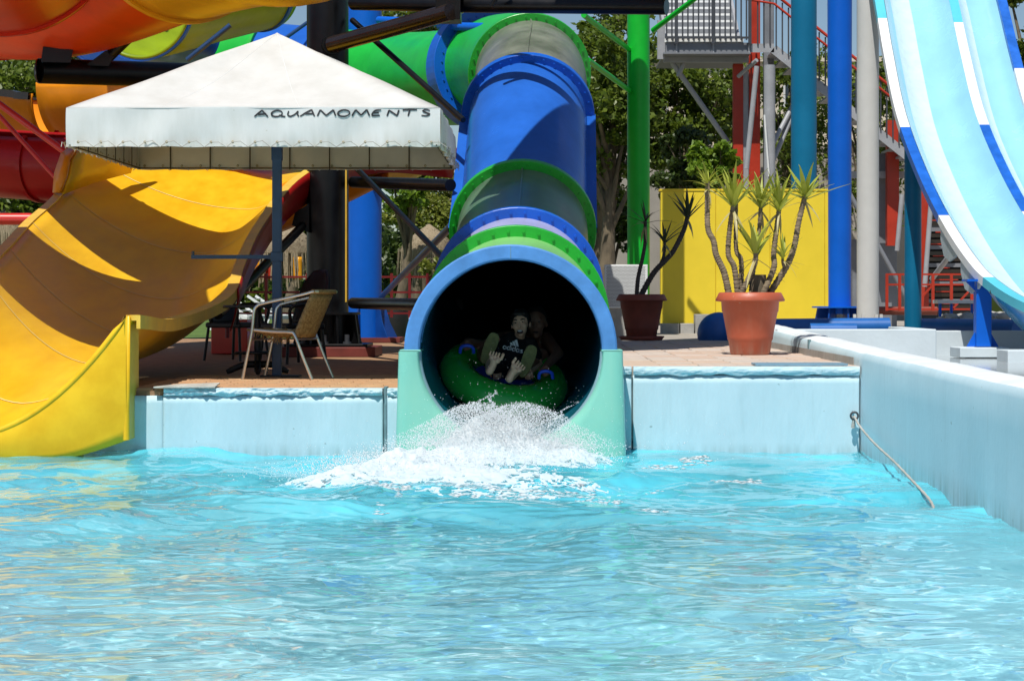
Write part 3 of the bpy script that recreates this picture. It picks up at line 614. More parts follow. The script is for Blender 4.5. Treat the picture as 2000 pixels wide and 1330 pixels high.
for i in range(4):
    a, b_ = Vector((*cor[i], 0)), Vector((*cor[(i + 1) % 4], 0)); d = (b_ - a).normalized(); nn = Vector((d.y, -d.x, 0)); Lg = (b_ - a).length; rows = []
    for j in range(9):
        t = j / 8; row = []
        for k in range(61):
            s = k / 60; wob = (.012 * math.sin(s * 31 + i) + .008 * math.sin(s * 57 + 2 * i)) * t * min(1, 8 * s, 8 * (1 - s)) + .006 * math.sin(s * 19 + t * 4)
            p = a + d * Lg * s + nn * wob; row.append(Vector((p.x, p.y, zt + (zb - zt) * t + .003 * math.sin(s * Lg * 17) * (t == 1) + (.012 * math.sin(math.pi * s) if t < .5 else 0))))
        rows.append(row)
    pan = MB().grid(rows).build('valance', 'valance', cn)
    MB().grid([[p - nn * .012 for p in r_] for r_ in rows[1:]]).build('valance_lining', 'lining', pan)
    sm_ = unit = None
    for k in range(1, 8):                                        # seams on the inside
        p = a + d * Lg * (k / 8 + .02); MB().box((-.006, -.003, zb), (.006, .003, zt - .02), Matrix.Translation(p - nn * .030) @ Matrix.Rotation(math.atan2(d.y, d.x), 4, 'Z')).build('seam', 'seam', pan)
    MB().tube([a - nn * .03 + UP * (zb + .012), b_ - nn * .03 + UP * (zb + .012)], .006, 8).build('hem_rope', 'seam', pan)
    ey = MB().lathe([(.005, 0), (.011, 0), (.011, .003), (.005, .003)], n=12).mesh('eyelet', 'brass')
    rope = []; ne = 17
    for k in range(ne):
        s = (k + .6) / ne; off = nn * .018 + d * Lg * s + nn * (.012 * math.sin(s * 31 + i) + .008 * math.sin(s * 57 + 2 * i)); z = zb + .035
        rot = nn.to_track_quat('Z', 'Y').to_matrix().to_4x4()
        place(ey, 'eyelet', pan, Matrix.Translation(a + off + UP * z) @ rot)
        place(ey, 'eyelet', pan, Matrix.Translation(a + off - nn * .05 + UP * z) @ (-nn).to_track_quat('Z', 'Y').to_matrix().to_4x4())
        rope += [a + off + nn * .01 + UP * z, a + off + d * Lg / ne * .35 + nn * .012 + UP * (z + .012 * rng.random()), a + off + d * Lg / ne * .7 + nn * .004 + UP * (zb - .004)]
    MB().tube(rope, .0035, 5).build('lacing', 'rope', pan)
    MB().bar(a + UP * (zt - .03) - nn * .03, b_ + UP * (zt - .03) - nn * .03, .03, .03).build('frame_bar', 'poleblue', cn)
    MB().bar(Vector((*cor[i], zt - .03)).lerp(Vector((PX, PY, zt - .03)), .02), (PX, PY, zp - .08), .03, .03).build('rafter', 'poleblue', cn)
pw = .039
MB().box((PX - pw, PY - pw, ZL + .01), (PX + pw, PY + pw, zp - .04)).build('pole', 'poleblue', cn, bevel=.005)
MB().box((PX - .045, PY - .045, P(0, 314, PY).z), (PX + .045, PY + .045, zt)).build('pole_sleeve', 'poleblue', cn, bevel=.005)
MB().box((PX - .13, PY - .13, ZL + .002), (PX + .2, PY + .13, ZL + .016)).build('base_plate', 'blackplastic', cn)
za = P(0, 502, PY).z
ar = MB().box((P(374, 0, PY).x, PY - .02, za - .017), (PX - pw, PY + .02, za + .017)).build('side_arm', 'poleblue', cn)
MB().tube([(P(377, 0, PY).x, PY, za + .017), (P(377, 0, PY).x, PY, za + .05)], .012, 8).build('arm_bolt', 'darksteel', ar)
MB().box((PX - .05, PY - .05, za - .04), (PX + .05, PY + .05, za + .04)).build('arm_clamp', 'poleblue', cn, bevel=.004)
# brush lettering on the front valance
def stroke(mb, pts, w, y, conv):
    q = [conv(*p) for p in pts]; Lft = []; Rgt = []
    for i, p in enumerate(q):
        t = Vector(q[min(i + 1, len(q) - 1)]) - Vector(q[max(i - 1, 0)]); t.normalize(); nrm = Vector((-t.y, t.x))
        ww = w * (.75 + .5 * math.sin(math.pi * (i + .6) / (len(q) + .2)))
        Lft.append(Vector(p) + nrm * ww); Rgt.append(Vector(p) - nrm * ww)
    yy = y if callable(y) else (lambda p: y)
    mb.add([(p.x, yy(p), p.y) for p in Lft] + [(p.x, yy(p), p.y) for p in Rgt], [(i, i + 1, len(q) + i + 1, len(q) + i) for i in range(len(q) - 1)])
def ell(cx, cy, rx, ry, a0=0, a1=360, n=18, sl=-.25): return [(cx + rx * math.cos(R(a0 + (a1 - a0) * k / n)) + sl * ry * math.sin(R(a0 + (a1 - a0) * k / n)), cy + ry * math.sin(R(a0 + (a1 - a0) * k / n))) for k in range(n + 1)]
def smooth2(p): return [(v.x, v.y) for v in cat([Vector((a, b_, 0)) for a, b_ in p], 6)]
AQ = [[[(187, 912), (217, 886), (247, 862)], [(247, 862), (270, 890), (292, 912)], [(215, 897), (280, 890)]],
      [ell(362, 888, 42, 24), [(380, 900), (400, 908), (428, 913)]],
      [smooth2([(455, 868), (448, 898), (470, 910), (505, 893), (527, 868)]), [(527, 868), (522, 890), (533, 912)]],
      [[(545, 910), (590, 882), (634, 858)], [(634, 858), (645, 884), (657, 910)], [(585, 893), (646, 889)]],
      [[(680, 908), (702, 860)], [(702, 860), (748, 905)], [(748, 905), (804, 860)], [(804, 860), (822, 906)]],
      [ell(885, 886, 46, 25)],
      [[(948, 906), (978, 860)], [(978, 860), (1020, 902)], [(1020, 902), (1064, 858)], [(1064, 858), (1086, 906)]],
      [smooth2([(1176, 860), (1128, 866), (1106, 903), (1166, 903)]), [(1112, 884), (1158, 880)]],
      [[(1222, 906), (1237, 862)], [(1237, 862), (1300, 905)], [(1300, 905), (1314, 860)]],
      [[(1343, 861), (1398, 857), (1455, 858)], [(1400, 858), (1386, 906)]],
      [smooth2([(1556, 864), (1524, 857), (1502, 868), (1528, 882), (1553, 892), (1530, 906), (1490, 902)])]]
conv = lambda X, Y: ((lambda p: (p.x, p.z))(P(450 + X / 3.994, Y / 3.994, YN)))
front = [c for c in cn.children if c.name.startswith('valance')][0]
def on_valance(j):
    def f(p):
        s = (p.x - x0) / (x1 - x0); t = (zt - p.y) / (zt - zb)
        return YN - (.012 * math.sin(s * 31) + .008 * math.sin(s * 57)) * t * min(1, 8 * s, 8 * (1 - s)) - .006 * math.sin(s * 19 + t * 4) - .0035 - .0004 * j
    return f
for k, g in enumerate(AQ):
    mb = MB()
    for j, s in enumerate(g): stroke(mb, s, .0056, on_valance(j), conv)
    mb.build('letter', 'ink', front, solid=.002, fix=False)

# ------------------------------------------------------------------ racing slide on the right
rs = thing('racing_slide', 'two lane light blue racing slide with white and blue rims', 'water slide', P(1940, 600, 22))
rp = [(1700, -90, 27.7), (1718, 0, 27), (1735, 100, 26.2), (1760, 220, 25.3), (1800, 330, 24.3), (1848, 428, 23.3), (1898, 505, 22.4), (1940, 548, 21.8), (2010, 590, 21.), (2120, 622, 20.1)]
base = cat([P(*q) for q in rp], 24); pv = [585 - (p.z - CH) * F / p.y for p in base]; nb = len(base)
def rfr(i):
    t = (base[min(i + 1, nb - 1)] - base[max(i - 1, 0)]).normalized(); x = Vector((1, 0, 0)); x = (x - t * x.dot(t)).normalized(); return t, x, x.cross(t).normalized()
def lane(x0_, wd, a, b_, depth, m, name='lane_panel'):
    rows = []
    for i in range(nb):
        t, x, nn = rfr(i); nn = nn if nn.z > 0 else -nn; row = []
        for k in range(13):
            q = a + (b_ - a) * k / 12; row.append(base[i] + Vector((x0_ + wd * q, 0, 0)) - nn * depth * (1 - abs(2 * q - 1) ** 3.0))
        rows.append(row)
    return MB().grid(rows).build(name, m, rs)
for a, b_, m in ((0, .14, 'skyblue'), (.14, .46, 'slidewhite'), (.46, 1, 'cyanlane')): lane(.06, .86, a, b_, .24, m)
for a, b_, m in ((0, .30, 'slidewhite'), (.30, 1, 'cyanlane')): lane(1.03, .56, a, b_, .2, m)
def rimseg(x0_, v0, v1, m):
    i0 = next((i for i in range(nb) if pv[i] >= v0), nb - 1); i1 = next((i for i in range(nb) if pv[i] >= v1), nb - 1); rr = []
    for i in range(i0, i1 + 1):
        t, x, nn = rfr(i); nn = nn if nn.z > 0 else -nn; o = base[i] + Vector((x0_, 0, 0)) + t * (.0015 if i == i0 else 0)
        rr.append([o - Vector((.065, 0, 0)), o + Vector((.055, 0, 0)), o + Vector((.055, 0, 0)) - nn * .05, o + Vector((-.03, 0, 0)) - nn * .05, o + Vector((-.03, 0, 0)) - nn * .1, o + Vector((-.065, 0, 0)) - nn * .1])
    mb = MB().grid(rr, False, True); mb.add(rr[0], [tuple(range(6))[::-1]]); mb.add(rr[-1], [tuple(range(6))]); mb.build('rim', m, rs)
for x0_, cuts in ((0, ((-999, 'rimcyan'), (33, 'rimwhite'), (245, 'rimblue'), (418, 'rimwhite'), (541, 'rimcyan'))), (.98, ((-999, 'rimcyan'), (40, 'rimwhite'), (243, 'rimblue'), (410, 'rimwhite'))), (1.62, ((-999, 'rimblue'), (133, 'rimwhite'), (305, 'rimblue')))):
    for k, (v0, m) in enumerate(cuts): rimseg(x0_, v0, cuts[k + 1][0] if k + 1 < len(cuts) else 9999, m)
rows = []
for i in range(nb):
    t, x, nn = rfr(i); nn = nn if nn.z > 0 else -nn; f = max(0, min(1, (pv[i] - 440) / 130)); row = []
    for k in range(17):
        q = k / 16; row.append(base[i] + Vector((-.03 + 1.04 * q, 0, 0)) - nn * ((.28 + .26 * f) * (1 - abs(2 * q - 1) ** 2.4) + .04))
    rows.append(row)
cut = next(i for i in range(nb) if pv[i] > 545)
MB().grid(rows[:cut + 1]).build('underside', 'underside', rs); MB().grid(rows[cut:]).build('underside', 'underblue', rs)
for v0 in (445, 505):                                          # grey bracket plates under the left rim
    i = next(i for i in range(nb) if pv[i] > v0); t, x, nn = rfr(i); nn = nn if nn.z > 0 else -nn
    pts = [base[i] + Vector((-.05, 0, 0)) + t * a - nn * b_ for a, b_ in ((-.25, .06), (.45, .06), (.40, .16), (.2, .32), (-.02, .36), (-.2, .24))]
    MB().prism(pts, (.02, 0, 0)).build('bracket', 'underside', rs)
stuff(MB().tube([base[cut + 3] + Vector((-.04, 0, -.1)), base[cut + 3] + Vector((-.06, 0, -.1))], .02, 8).build('bracket_bolts', 'darksteel', rs))
o = thing('slide_support', 'blue steel column on a white block under the racing slide', 'column', P(1919, 677, 22.2))
p0, p1 = P(1904, 677, 22.2), P(1934, 550, 22.2)
MB().box((p0.x, 22.12, p0.z), (p1.x, 22.28, p1.z)).build('column', 'pillarblue', o, bevel=.008)
MB().box((P(1884, 0, 22.2).x, 22.05, p1.z), (p1.x + .03, 22.35, p1.z + .025)).build('top_plate', 'pillarblue', o)
for s, xx in ((-1, p0.x), (1, p1.x)): MB().prism([(xx, 22.19, p0.z), (xx + s * .09, 22.19, p0.z), (xx, 22.19, p0.z + .16)], (0, .02, 0)).build('gusset', 'pillarblue', o)
MB().prism([(p0.x, 22.19, p1.z), (p0.x - .10, 22.19, p1.z), (p0.x, 22.19, p1.z - .10)], (0, .02, 0)).build('gusset', 'pillarblue', o)
q0, q1 = P(1866, 697, 22.2), P(1962, 678, 22.2)
MB().box((q0.x, 21.95, q0.z), (q1.x, 22.5, q1.z)).build('block', 'lowwall', o, bevel=.008)
o = MB().box((P(1964, 0, 20.6).x, 20.5, .48), (P(2060, 0, 20.6).x, 21, P(0, 684, 20.6).z)).build('concrete_block', 'lowwall', bevel=.008)
tag(o, 'white concrete block at the right edge below the racing slide end', 'block')

# channel, low wall, blue pipes
struct(MB().box((XK + .326, 9, .2), (9, 24.2, .53)).build('channel_floor', 'wetfloor'))
lw = thing('low_wall', 'low white wall behind the right kerb and the wet channel', 'wall', (3, 21.3, .5))
MB().box((P(1518, 0, 21.2).x, 21.2, .3), (P(1829, 0, 21.2).x, 21.4, P(0, 643, 21.2).z)).build('wall_panel', 'lowwall', lw, bevel=.01)
MB().box((P(1829, 0, 21.2).x - .16, 21.405, .3), (P(1829, 0, 21.2).x, 23.2, P(0, 643, 21.2).z)).build('wall_panel', 'lowwall', lw, bevel=.01)
MB().box((P(1829, 0, 21.2).x - .2, 23.205, .3), (9, 23.4, P(0, 646, 23.2).z)).build('wall_panel', 'lowwall', lw, bevel=.01)
o = pole('blue_pipe', 'long light blue pipe lying below the yellow box', 'pipe', [P(1400, 640, 25.6), P(1737, 637, 25.6)], .105, 'pipeblue')
MB().ball(P(1404, 652, 25.5), .27, 24, 16, (1, .8, 1)).build('pipe_elbow', 'pipeblue', o)
pole('blue_pipe', 'short blue pipe end in front of the royal blue pillar foot', 'pipe', [P(1582, 646, 24.6), P(1672, 646, 24.6)], .09, 'pipeblue')
pole('blue_pipe', 'dark blue pipe behind the low wall near the racing slide support', 'pipe', [P(1800, 640, 26.5), P(1990, 643, 25)], .12, 'pipeblue')

# ------------------------------------------------------------------ yellow box, perforated panel, kerb stones
yb = thing('kiosk_box', 'tall yellow panelled cabinet behind the potted yuccas', 'box', P(1455, 632, 32))
y0, zA, zB = 32., P(0, 632, 32).z, P(0, 373, 32).z
us = [1290, 1398, 1504, 1611, 1622]
for a, b_ in zip(us, us[1:]):
    MB().box((P(a, 0, y0).x + .004, y0, zA), (P(b_, 0, y0).x - .004, y0 + .03, zB)).build('panel', 'yellowbox', yb, bevel=.004)
MB().box((P(1291, 0, y0).x, y0 + .02, zA), (P(1621, 0, y0).x, y0 + .3, zB - .01)).build('body', 'yellowbox', yb)
MB().box((P(1288, 0, y0).x, y0 - .012, zB), (P(1624, 0, y0).x, y0 + .32, zB + .03)).build('top_trim', 'yellowbox', yb)
ks = [(1292, 1328, 632, 650), (1329, 1357, 632, 650), (1358, 1420, 614, 650)]
for k, (a, b_, c, d) in enumerate(ks):
    o = MB().box((P(a, 0, 31.6).x, 31.6, ZR - .03), (P(b_, 0, 31.6).x - .01, 31.95, P(0, c, 31.6).z)).build('kerb_stone', 'bareconc', bevel=.008)
    tag(o, ['pale kerb stone at the left corner of the yellow box', 'second pale kerb stone along the foot of the yellow box', 'taller whitish block behind the blue pipe elbow'][k], 'kerb stone')
pp = thing('perforated_panel', 'white perforated metal panel on a grey stand behind the left yucca pot', 'panel', P(1222, 655, 28))
a, b_ = P(1181, 602, 28), P(1265, 517, 28)
MB().box((a.x, 28, a.z), (b_.x, 28.35, b_.z)).build('casing', 'whitepaint', pp, bevel=.006)
mb = MB()
for j in range(30):
    for i in range(30):
        x = a.x + .03 + (b_.x - a.x - .06) * (i + .5 * (j % 2)) / 30; z = a.z + .03 + (b_.z - a.z - .06) * j / 29
        mb.add([(x + .0055 * math.cos(q), 27.997, z + .0055 * math.sin(q)) for q in [k * math.pi / 3 for k in range(6)]], [tuple(range(6))])
stuff(mb.build('perforation', 'darksteel', pp))
MB().box((a.x + .06, 28.03, ZR - .02), (b_.x + .02, 28.33, a.z)).build('stand', 'bareconc', pp)

# ------------------------------------------------------------------ pots and yuccas
def pot(c, s, m, label, saucer=False):
    o = thing('plant_pot', label, 'pot', c)
    prof = [(.0, .0), (.19, 0), (.205, .02), (.222, .145), (.232, .158), (.236, .19), (.282, .44), (.29, .446), (.297, .545), (.352, .552), (.357, .565), (.322, .635), (.312, .642), (.29, .636), (.28, .58)]
    MB().lathe([(r * s, z * s) for r, z in prof], c, 56).build('body', m, o, bevel=0)
    MB().lathe([(0, .60 * s), (.15 * s, .595 * s), (.288 * s, .585 * s)], c, 24).build('soil', 'soil', o)
    if saucer: MB().lathe([(0, .004), (.25, .004), (.285, .05), (.275, .055), (.24, .015)], c, 40).build('saucer', m, o)
    return o
c1 = P(1465, 692, 18.67); c1.z = ZR; c2 = P(1253, 665, 25.2); c2.z = ZR
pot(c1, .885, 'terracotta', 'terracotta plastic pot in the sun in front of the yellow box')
pot(c2, .885, 'terracotta2', 'dark terracotta pot in the shade beside the perforated panel', True)
lv = []
for w, bend in ((.050, .06), (.058, .16), (.046, .32)):
    rows = []
    for i in range(7):
        t = i / 6; ww = w * (1 - t) ** .6 * (.55 + 1.2 * t * (1 - t) * 1.6) + .0008; y = bend * t * t
        rows.append([(-ww, y - .012 * (1 - t), t * .98 - bend * t * t * .25), (0, y + .006, t * .98 - bend * t * t * .25), (ww, y - .012 * (1 - t), t * .98 - bend * t * t * .25)])
    lv.append(rows)
LM = {m: [MB().grid(r).mesh('leaf', m) for r in lv] for m in ('yuccaleaf', 'yuccashaded', 'yuccadry')}
def yucca(name_label, y, stems, rosettes, sm, lm, c, seed, thick=.032, dry=2):
    rng = random.Random(seed); dry = dry + 2; o = thing('yucca_plant', name_label, 'plant', (c.x, y, c.z + .52))
    for pts, r in stems:
        q = [P(u, v, y + dy) for u, v, dy in pts]; q = cat(q, 22); n = len(q)
        rr = [r * .68 * (1.15 - .3 * i / n) * (1 + (.13 if i % 3 == 0 else -.03) + .07 * rng.random()) for i in range(n)]
        MB().tube(q, rr, 10).build('stem', sm, o)
    for u, v, dy, n, ln, spread, base_r in rosettes:
        p = P(u, v, y + dy)
        n += 4
        for k in range(n):
            az = k * 2.39996 + rng.random() * .5; t = (k + .5) / n
            tilt = R(spread) * (t ** .65) + R(rng.uniform(-6, 6)); l = ln * rng.uniform(.75, 1.08) * (.8 + .2 * t)
            mx = Matrix.Translation(p - UP * .05 * t) @ Matrix.Rotation(az, 4, 'Z') @ Matrix.Rotation(-tilt, 4, 'X') @ Matrix.Diagonal((base_r * 27 * l, l, l, 1))
            place(rng.choice(LM[lm]), 'leaf', o, mx)
        for k in range(dry):
            az = rng.random() * 6.28; l = ln * rng.uniform(.5, .8)
            place(rng.choice(LM['yuccadry']), 'leaf', o, Matrix.Translation(p - UP * .06) @ Matrix.Rotation(az, 4, 'Z') @ Matrix.Rotation(-R(rng.uniform(95, 150)), 4, 'X') @ Matrix.Diagonal((l * 1.1, l, l, 1)))
    return o
g = lambda X, Y, dy=0: (1250 + X / 3.325, 300 + Y / 3.325, dy)
st1 = [([g(578, 915, -.05), g(545, 770, -.05), g(495, 660, -.06), g(478, 570, -.05), g(442, 490, -.04), g(437, 340), g(440, 185)], .038),
       ([g(636, 915), g(612, 740), g(573, 650), g(585, 470), g(606, 330)], .034), ([g(655, 915, .08), g(657, 700, .08), g(624, 615, .1), g(624, 330, .1)], .03),
       ([g(662, 905, -.1), g(715, 790, -.1), g(748, 710, -.1), g(754, 640, -.1)], .033), ([g(722, 905, .1), g(735, 760, .12), g(768, 560, .12), g(785, 335, .12)], .03),
       ([g(798, 915, -.02), g(868, 745, -.02), g(868, 650), g(888, 480), g(905, 345)], .035), ([g(838, 915, .05), g(950, 735, .05), g(1000, 610, .05), g(1030, 450, .05), g(1072, 275, .05)], .038),
       ([g(938, 745, .04), g(926, 700, .02), g(930, 655, 0)], .018)]
ro1 = [(*g(440, 185), 12, .32, 72, .05), (*g(606, 325), 17, .50, 44, .05), (*g(785, 330, .12), 15, .42, 52, .05), (*g(905, 345, -.02), 16, .44, 50, .05), (*g(1073, 270, .05), 18, .46, 66, .05), (*g(752, 640, -.1), 8, .46, 40, .06), (*g(930, 655, 0), 6, .27, 45, .06)]
yy = yucca('sunlit yucca with seven green leaf tufts in the terracotta pot', 18.67, st1, ro1, 'stem', 'yuccaleaf', c1, 4)
sp = P(*g(772, 915)[:2], 18.72)
MB().lathe([(.075, 0), (.07, .10), (.066, .2), (.03, .19), (0, .17)], sp - UP * .02, 14, False).build('cut_stump', 'bark', yy)
h = lambda X, Y, dy=0: (1150 + X / 3.994, 220 + Y / 3.994, dy)
st2 = [([h(372, 1440), h(385, 1290), h(420, 1130), h(440, 1000), h(440, 845)], .034), ([h(400, 1440), h(500, 1260), h(600, 1150), h(660, 1080), h(740, 920), h(773, 800)], .045), ([h(450, 1330, .02), h(560, 1180, .02), h(590, 1080, .02), h(590, 990, .02)], .028)]
ro2 = [(*h(440, 845), 6, .42, 85, .035), (*h(773, 805), 11, .46, 50, .05), (*h(590, 995, .02), 7, .42, 55, .045)]
yucca('dark shaded yucca with three sparse leaf tufts beside the green pillar', 25.2, st2, ro2, 'shadedstem', 'yuccashaded', c2, 9, dry=1)

# ------------------------------------------------------------------ chair, table, black chair
ch = thing('armchair', 'aluminium armchair with worn wicker seat at the edge of the brick deck', 'chair', P(543, 738, 17.4))
O = P(473.5, 738, 17.2); O.z = ZL; fb = Vector((.96, -.10, 0)).normalized(); sd = Vector((.28, .96, 0)).normalized()
def C(a, z, s): return O + fb * a + sd * s + UP * z
for s in (0, .46):
    MB().tube(cat([C(0, 0, s), C(.045, .22, s), C(.085, .43, s), C(.10, .57, s), C(.125, .615, s), C(.17, .635, s), C(.35, .675, s), C(.53, .715, s), C(.60, .735, s), C(.635, .735, s + (.03 if s == 0 else -.03))], 5), .0135, 10).build('arm_frame', 'alu', ch)
    MB().tube(cat([C(.08, .415, s + (.02 if s == 0 else -.02)), C(.25, .40, s + (.02 if s == 0 else -.02)), C(.40, .395, s), C(.445, .37, s), C(.52, .18, s), C(.595, 0, s)], 5), .0135, 10).build('rear_leg', 'alu', ch)
MB().tube([C(.06, .33, .0), C(.06, .33, .46)], .008, 8).build('stretcher', 'alu', ch); MB().tube([C(.46, .335, .0), C(.46, .335, .46)], .009, 8).build('stretcher', 'alu', ch)
rows = []
for i in range(11):
    t = i / 10; rows.append([C(.03 + .41 * t, .425 - .02 * t - .05 * math.sin(math.pi * q) * math.sin(math.pi * t) + .012 * noise.noise((i * .9, q * 7, 1)), .02 + .42 * q) for q in [k / 8 for k in range(9)]])
MB().grid(rows).build('seat', 'wicker', ch, solid=.018)
mb = MB(); rng = random.Random(2)
for k in range(90):
    a = rng.uniform(.06, .40); s = rng.uniform(.01, .45); l = rng.uniform(.02, .08) + .07 * math.exp(-((a - .24) / .06) ** 2) * rng.random()
    mb.tube([C(a, .40, s), C(a + rng.uniform(-.03, .03), .40 - l * .5, s + rng.uniform(-.02, .02)), C(a + rng.uniform(-.04, .04), .40 - l, s + rng.uniform(-.03, .03))], .0025, 4, False)
stuff(mb.build('loose_strands', 'wicker', ch))
rows = []
for i in range(9):
    t = i / 8; rows.append([C(.42 + .155 * t, .36 + .36 * t, .015 + .43 * q) + fb * .05 * math.sin(math.pi * q) for q in [k / 8 for k in range(9)]])
MB().grid(rows).build('backrest', 'wicker', ch, solid=.03)
MB().tube(cat([C(.60, .735, 0), C(.655, .735, .12), C(.665, .735, .23), C(.655, .735, .34), C(.60, .735, .46)], 5), .02, 10).build('top_rail', 'wicker', ch)
tp_ = P(503, 720, 18.1); tb_ = thing('pedestal_table', 'black pedestal table behind the wicker armchair', 'table', (tp_.x, 18.1, ZL))
MB().tube([(tp_.x, 18.1, ZL + .03), (tp_.x, 18.1, ZL + .60)], .03, 16).build('column', 'blackplastic', tb_)
MB().lathe([(0, .62), (.30, .62), (.305, .605), (.30, .595), (0, .595)], (tp_.x, 18.1, ZL), 40).build('tabletop', 'blackplastic', tb_)
MB().lathe([(.03, .215), (.20, .21), (.205, .20), (.20, .19), (.03, .19)], (tp_.x, 18.1, ZL), 32).build('foot_ring', 'blackplastic', tb_)
for k in range(4):
    a = k * math.pi / 2 + .15; d = Vector((math.cos(a), math.sin(a), 0)); b0 = Vector((tp_.x, 18.1, ZL))
    MB().tube(cat([b0 + UP * .10, b0 + d * .13 + UP * .09, b0 + d * .27 + UP * .03], 4), [.032] * 4 + [.028] * 4 + [.02], 10).build('foot', 'blackplastic', tb_)
def black_chair(u, v, y, face, label):
    p = P(u, v, y); p.z = ZL; o = thing('black_chair', label, 'chair', p); mt = Matrix.Translation(p) @ Matrix.Rotation(face, 4, 'Z')
    rows = []
    for i in range(13):
        t = i / 12; hw = .25 * (1 - max(0, t - .55) ** 2 * 2.6); rows.append([mt @ Vector((hw * q, .22 + .20 * t + .05 * (abs(q) ** 2) * -1, .40 + .58 * t)) for q in [k / 4 - 1 for k in range(9)]])
    MB().grid(rows).build('backrest', 'blackplastic', o, solid=.035)
    MB().box((-.25, -.25, .36), (.25, .24, .42), mt).build('seat', 'blackplastic', o, bevel=.02)
    for sx in (-1, 1):
        MB().tube([mt @ Vector(q) for q in cat([(sx * .25, -.2, .40), (sx * .28, -.22, .58), (sx * .28, .0, .62), (sx * .26, .27, .60)], 5)], .018, 8).build('armrest', 'blackplastic', o)
        for sy in (-1, 1): MB().tube([mt @ Vector((sx * .22, sy * .21, .37)), mt @ Vector((sx * .25, sy * .25, 0))], .016, 8).build('leg', 'blackplastic', o)
black_chair(572, 690, 21.5, R(-48), 'black chair with a tall rounded back behind the blue canopy pole')
black_chair(462, 690, 22.5, R(60), 'low black chair in the shade left of the blue canopy pole')
o = MB().box((P(422, 0, 26).x, 25.6, ZL - .01), (P(492, 0, 26).x, 26.2, P(0, 624, 26).z)).build('red_plinth', 'redbright', bevel=.01); tag(o, 'bright red concrete plinth behind the black chairs', 'plinth')
o = MB().tube([P(444, 660, 24), P(444, 560, 24)], .025, 10).build('red_post', 'reddark'); tag(o, 'short dark red post behind the yellow flume rim', 'post')

# small things on the decks, the rope
o = MB().hexa([(-2.90, 15.36, .497), (-2.44, 15.36, .497), (-2.46, 15.74, .512), (-2.80, 15.76, .50)], [(-2.90, 15.36, .507), (-2.44, 15.36, .507), (-2.46, 15.74, .522), (-2.80, 15.76, .51)]).build('metal_plate', 'plate')
tag(o, 'loose rusty white plate overhanging the edge of the brick deck', 'plate')
gr = thing('drain_grate', 'flat pale blue drain grate on the tiled deck by the kerb', 'grate', (1.97, 15.6, ZR))
for k in range(6):
    MB().box((1.63, 15.50 + .055 * k, ZR + .004), (2.33, 15.54 + .055 * k, ZR + .018)).build('slat', 'grate', gr)
for k in range(4): MB().box((1.65 + .21 * k, 15.495, ZR + .0015), (1.67 + .21 * k, 15.82, ZR + .0035)).build('crossbar', 'darksteel', gr)
rpn = thing('rope', 'frayed grey rope hanging from a wall eye into the water', 'rope', (2.36, 15.35, .29))
q = cat([(2.352, 15.345, .285), (2.35, 15.0, .22), (2.335, 14.3, .155), (2.315, 13.4, .10), (2.29, 12.6, .045), (2.27, 11.95, -.005), (2.26, 11.7, -.06)], 10)
MB().tube(q, [.0085 + .0015 * math.sin(i * 2.2) for i in range(len(q))], 8).build('strand', 'rope', rpn)
MB().tube([(2.352 + .028 * math.cos(a), 15.33, .29 + .028 * math.sin(a)) for a in [k * math.pi / 8 for k in range(17)]], .008, 8, False).build('wall_eye', 'darksteel', rpn)
MB().tube([(2.345, 15.34, .285), (2.347, 15.335, .25), (2.342, 15.34, .20)], [.014, .012, .016], 8).build('knot', 'rope', rpn)
MB().tube([(2.35, 15.33, .315), (2.35, 15.42, .315)], .008, 8).build('eye_bolt', 'darksteel', rpn)

# ------------------------------------------------------------------ riders in the tube
def limb(mb, pts, r, n=10):
    mb.tube(pts, r, n); rr = r if isinstance(r, (list, tuple)) else [r] * len(pts)
    for p, q in zip(pts, rr): mb.ball(p, q, n, 8)
def body(name, mb, m, parent, vox=.009, sm=4):
    o = mb.build(name, m, parent, fix=False)
    a = o.modifiers.new('skin', 'REMESH'); a.mode = 'VOXEL'; a.voxel_size = vox; a.use_smooth_shade = True
    b_ = o.modifiers.new('soft', 'SMOOTH'); b_.iterations = sm; b_.factor = .5
    return o
def foot(mb, heel, ball_, side, up, toes=True):
    heel = Vector(heel); ball_ = Vector(ball_); d = (ball_ - heel).normalized(); s = d.cross(Vector((0, -1, 0))).normalized() * side
    mb.ball(heel, .031, 10, 8); mb.tube([heel, heel.lerp(ball_, .5) + s * .006, ball_], [.028, .027, .034], 10); mb.ball(ball_ + s * .024, .027); mb.ball(ball_ - s * .024, .023)
    for k in range(5 if toes else 0):
        f_ = (k - 2) * .0225 + (.004 if k else -.003); ln = (.046, .043, .039, .035, .031)[k]; r = (.0130, .0085, .0082, .0078, .0074)[k]
        a = ball_ + s * (-f_) + d * .012; mb.tube([a, a + d * ln * .6, a + d * ln - Vector(up) * .006], [r, r, r * .9], 8); mb.ball(a + d * ln - Vector(up) * .006, r * 1.05, 8, 6)
def hand(mb, w, d, curl, side):
    w = Vector(w); d = Vector(d).normalized(); c = Vector(curl).normalized(); s = Vector(side).normalized()
    mb.tube([w, w + d * .05, w + d * .075], [.022, .032, .03], 10); mb.ball(w + d * .05, .03, 10, 8, (1, .8, 1))
    for k in range(4):
        a = w + d * .075 + s * (k - 1.5) * .0175; l = (.03, .034, .032, .026)[k]
        p = [a, a + d * l, a + d * l + c * l * .8, a + d * l * .5 + c * l * 1.4]; mb.tube(p, [.0092, .0088, .0082, .0072], 8); [mb.ball(q, .0085, 8, 6) for q in p[1:]]
    a = w + d * .03 - s * .03; p = [a, a - s * .022 + d * .02 + c * .012, a - s * .012 + d * .038 + c * .03]; mb.tube(p, [.012, .0105, .009], 8); mb.ball(p[-1], .009, 8, 6)
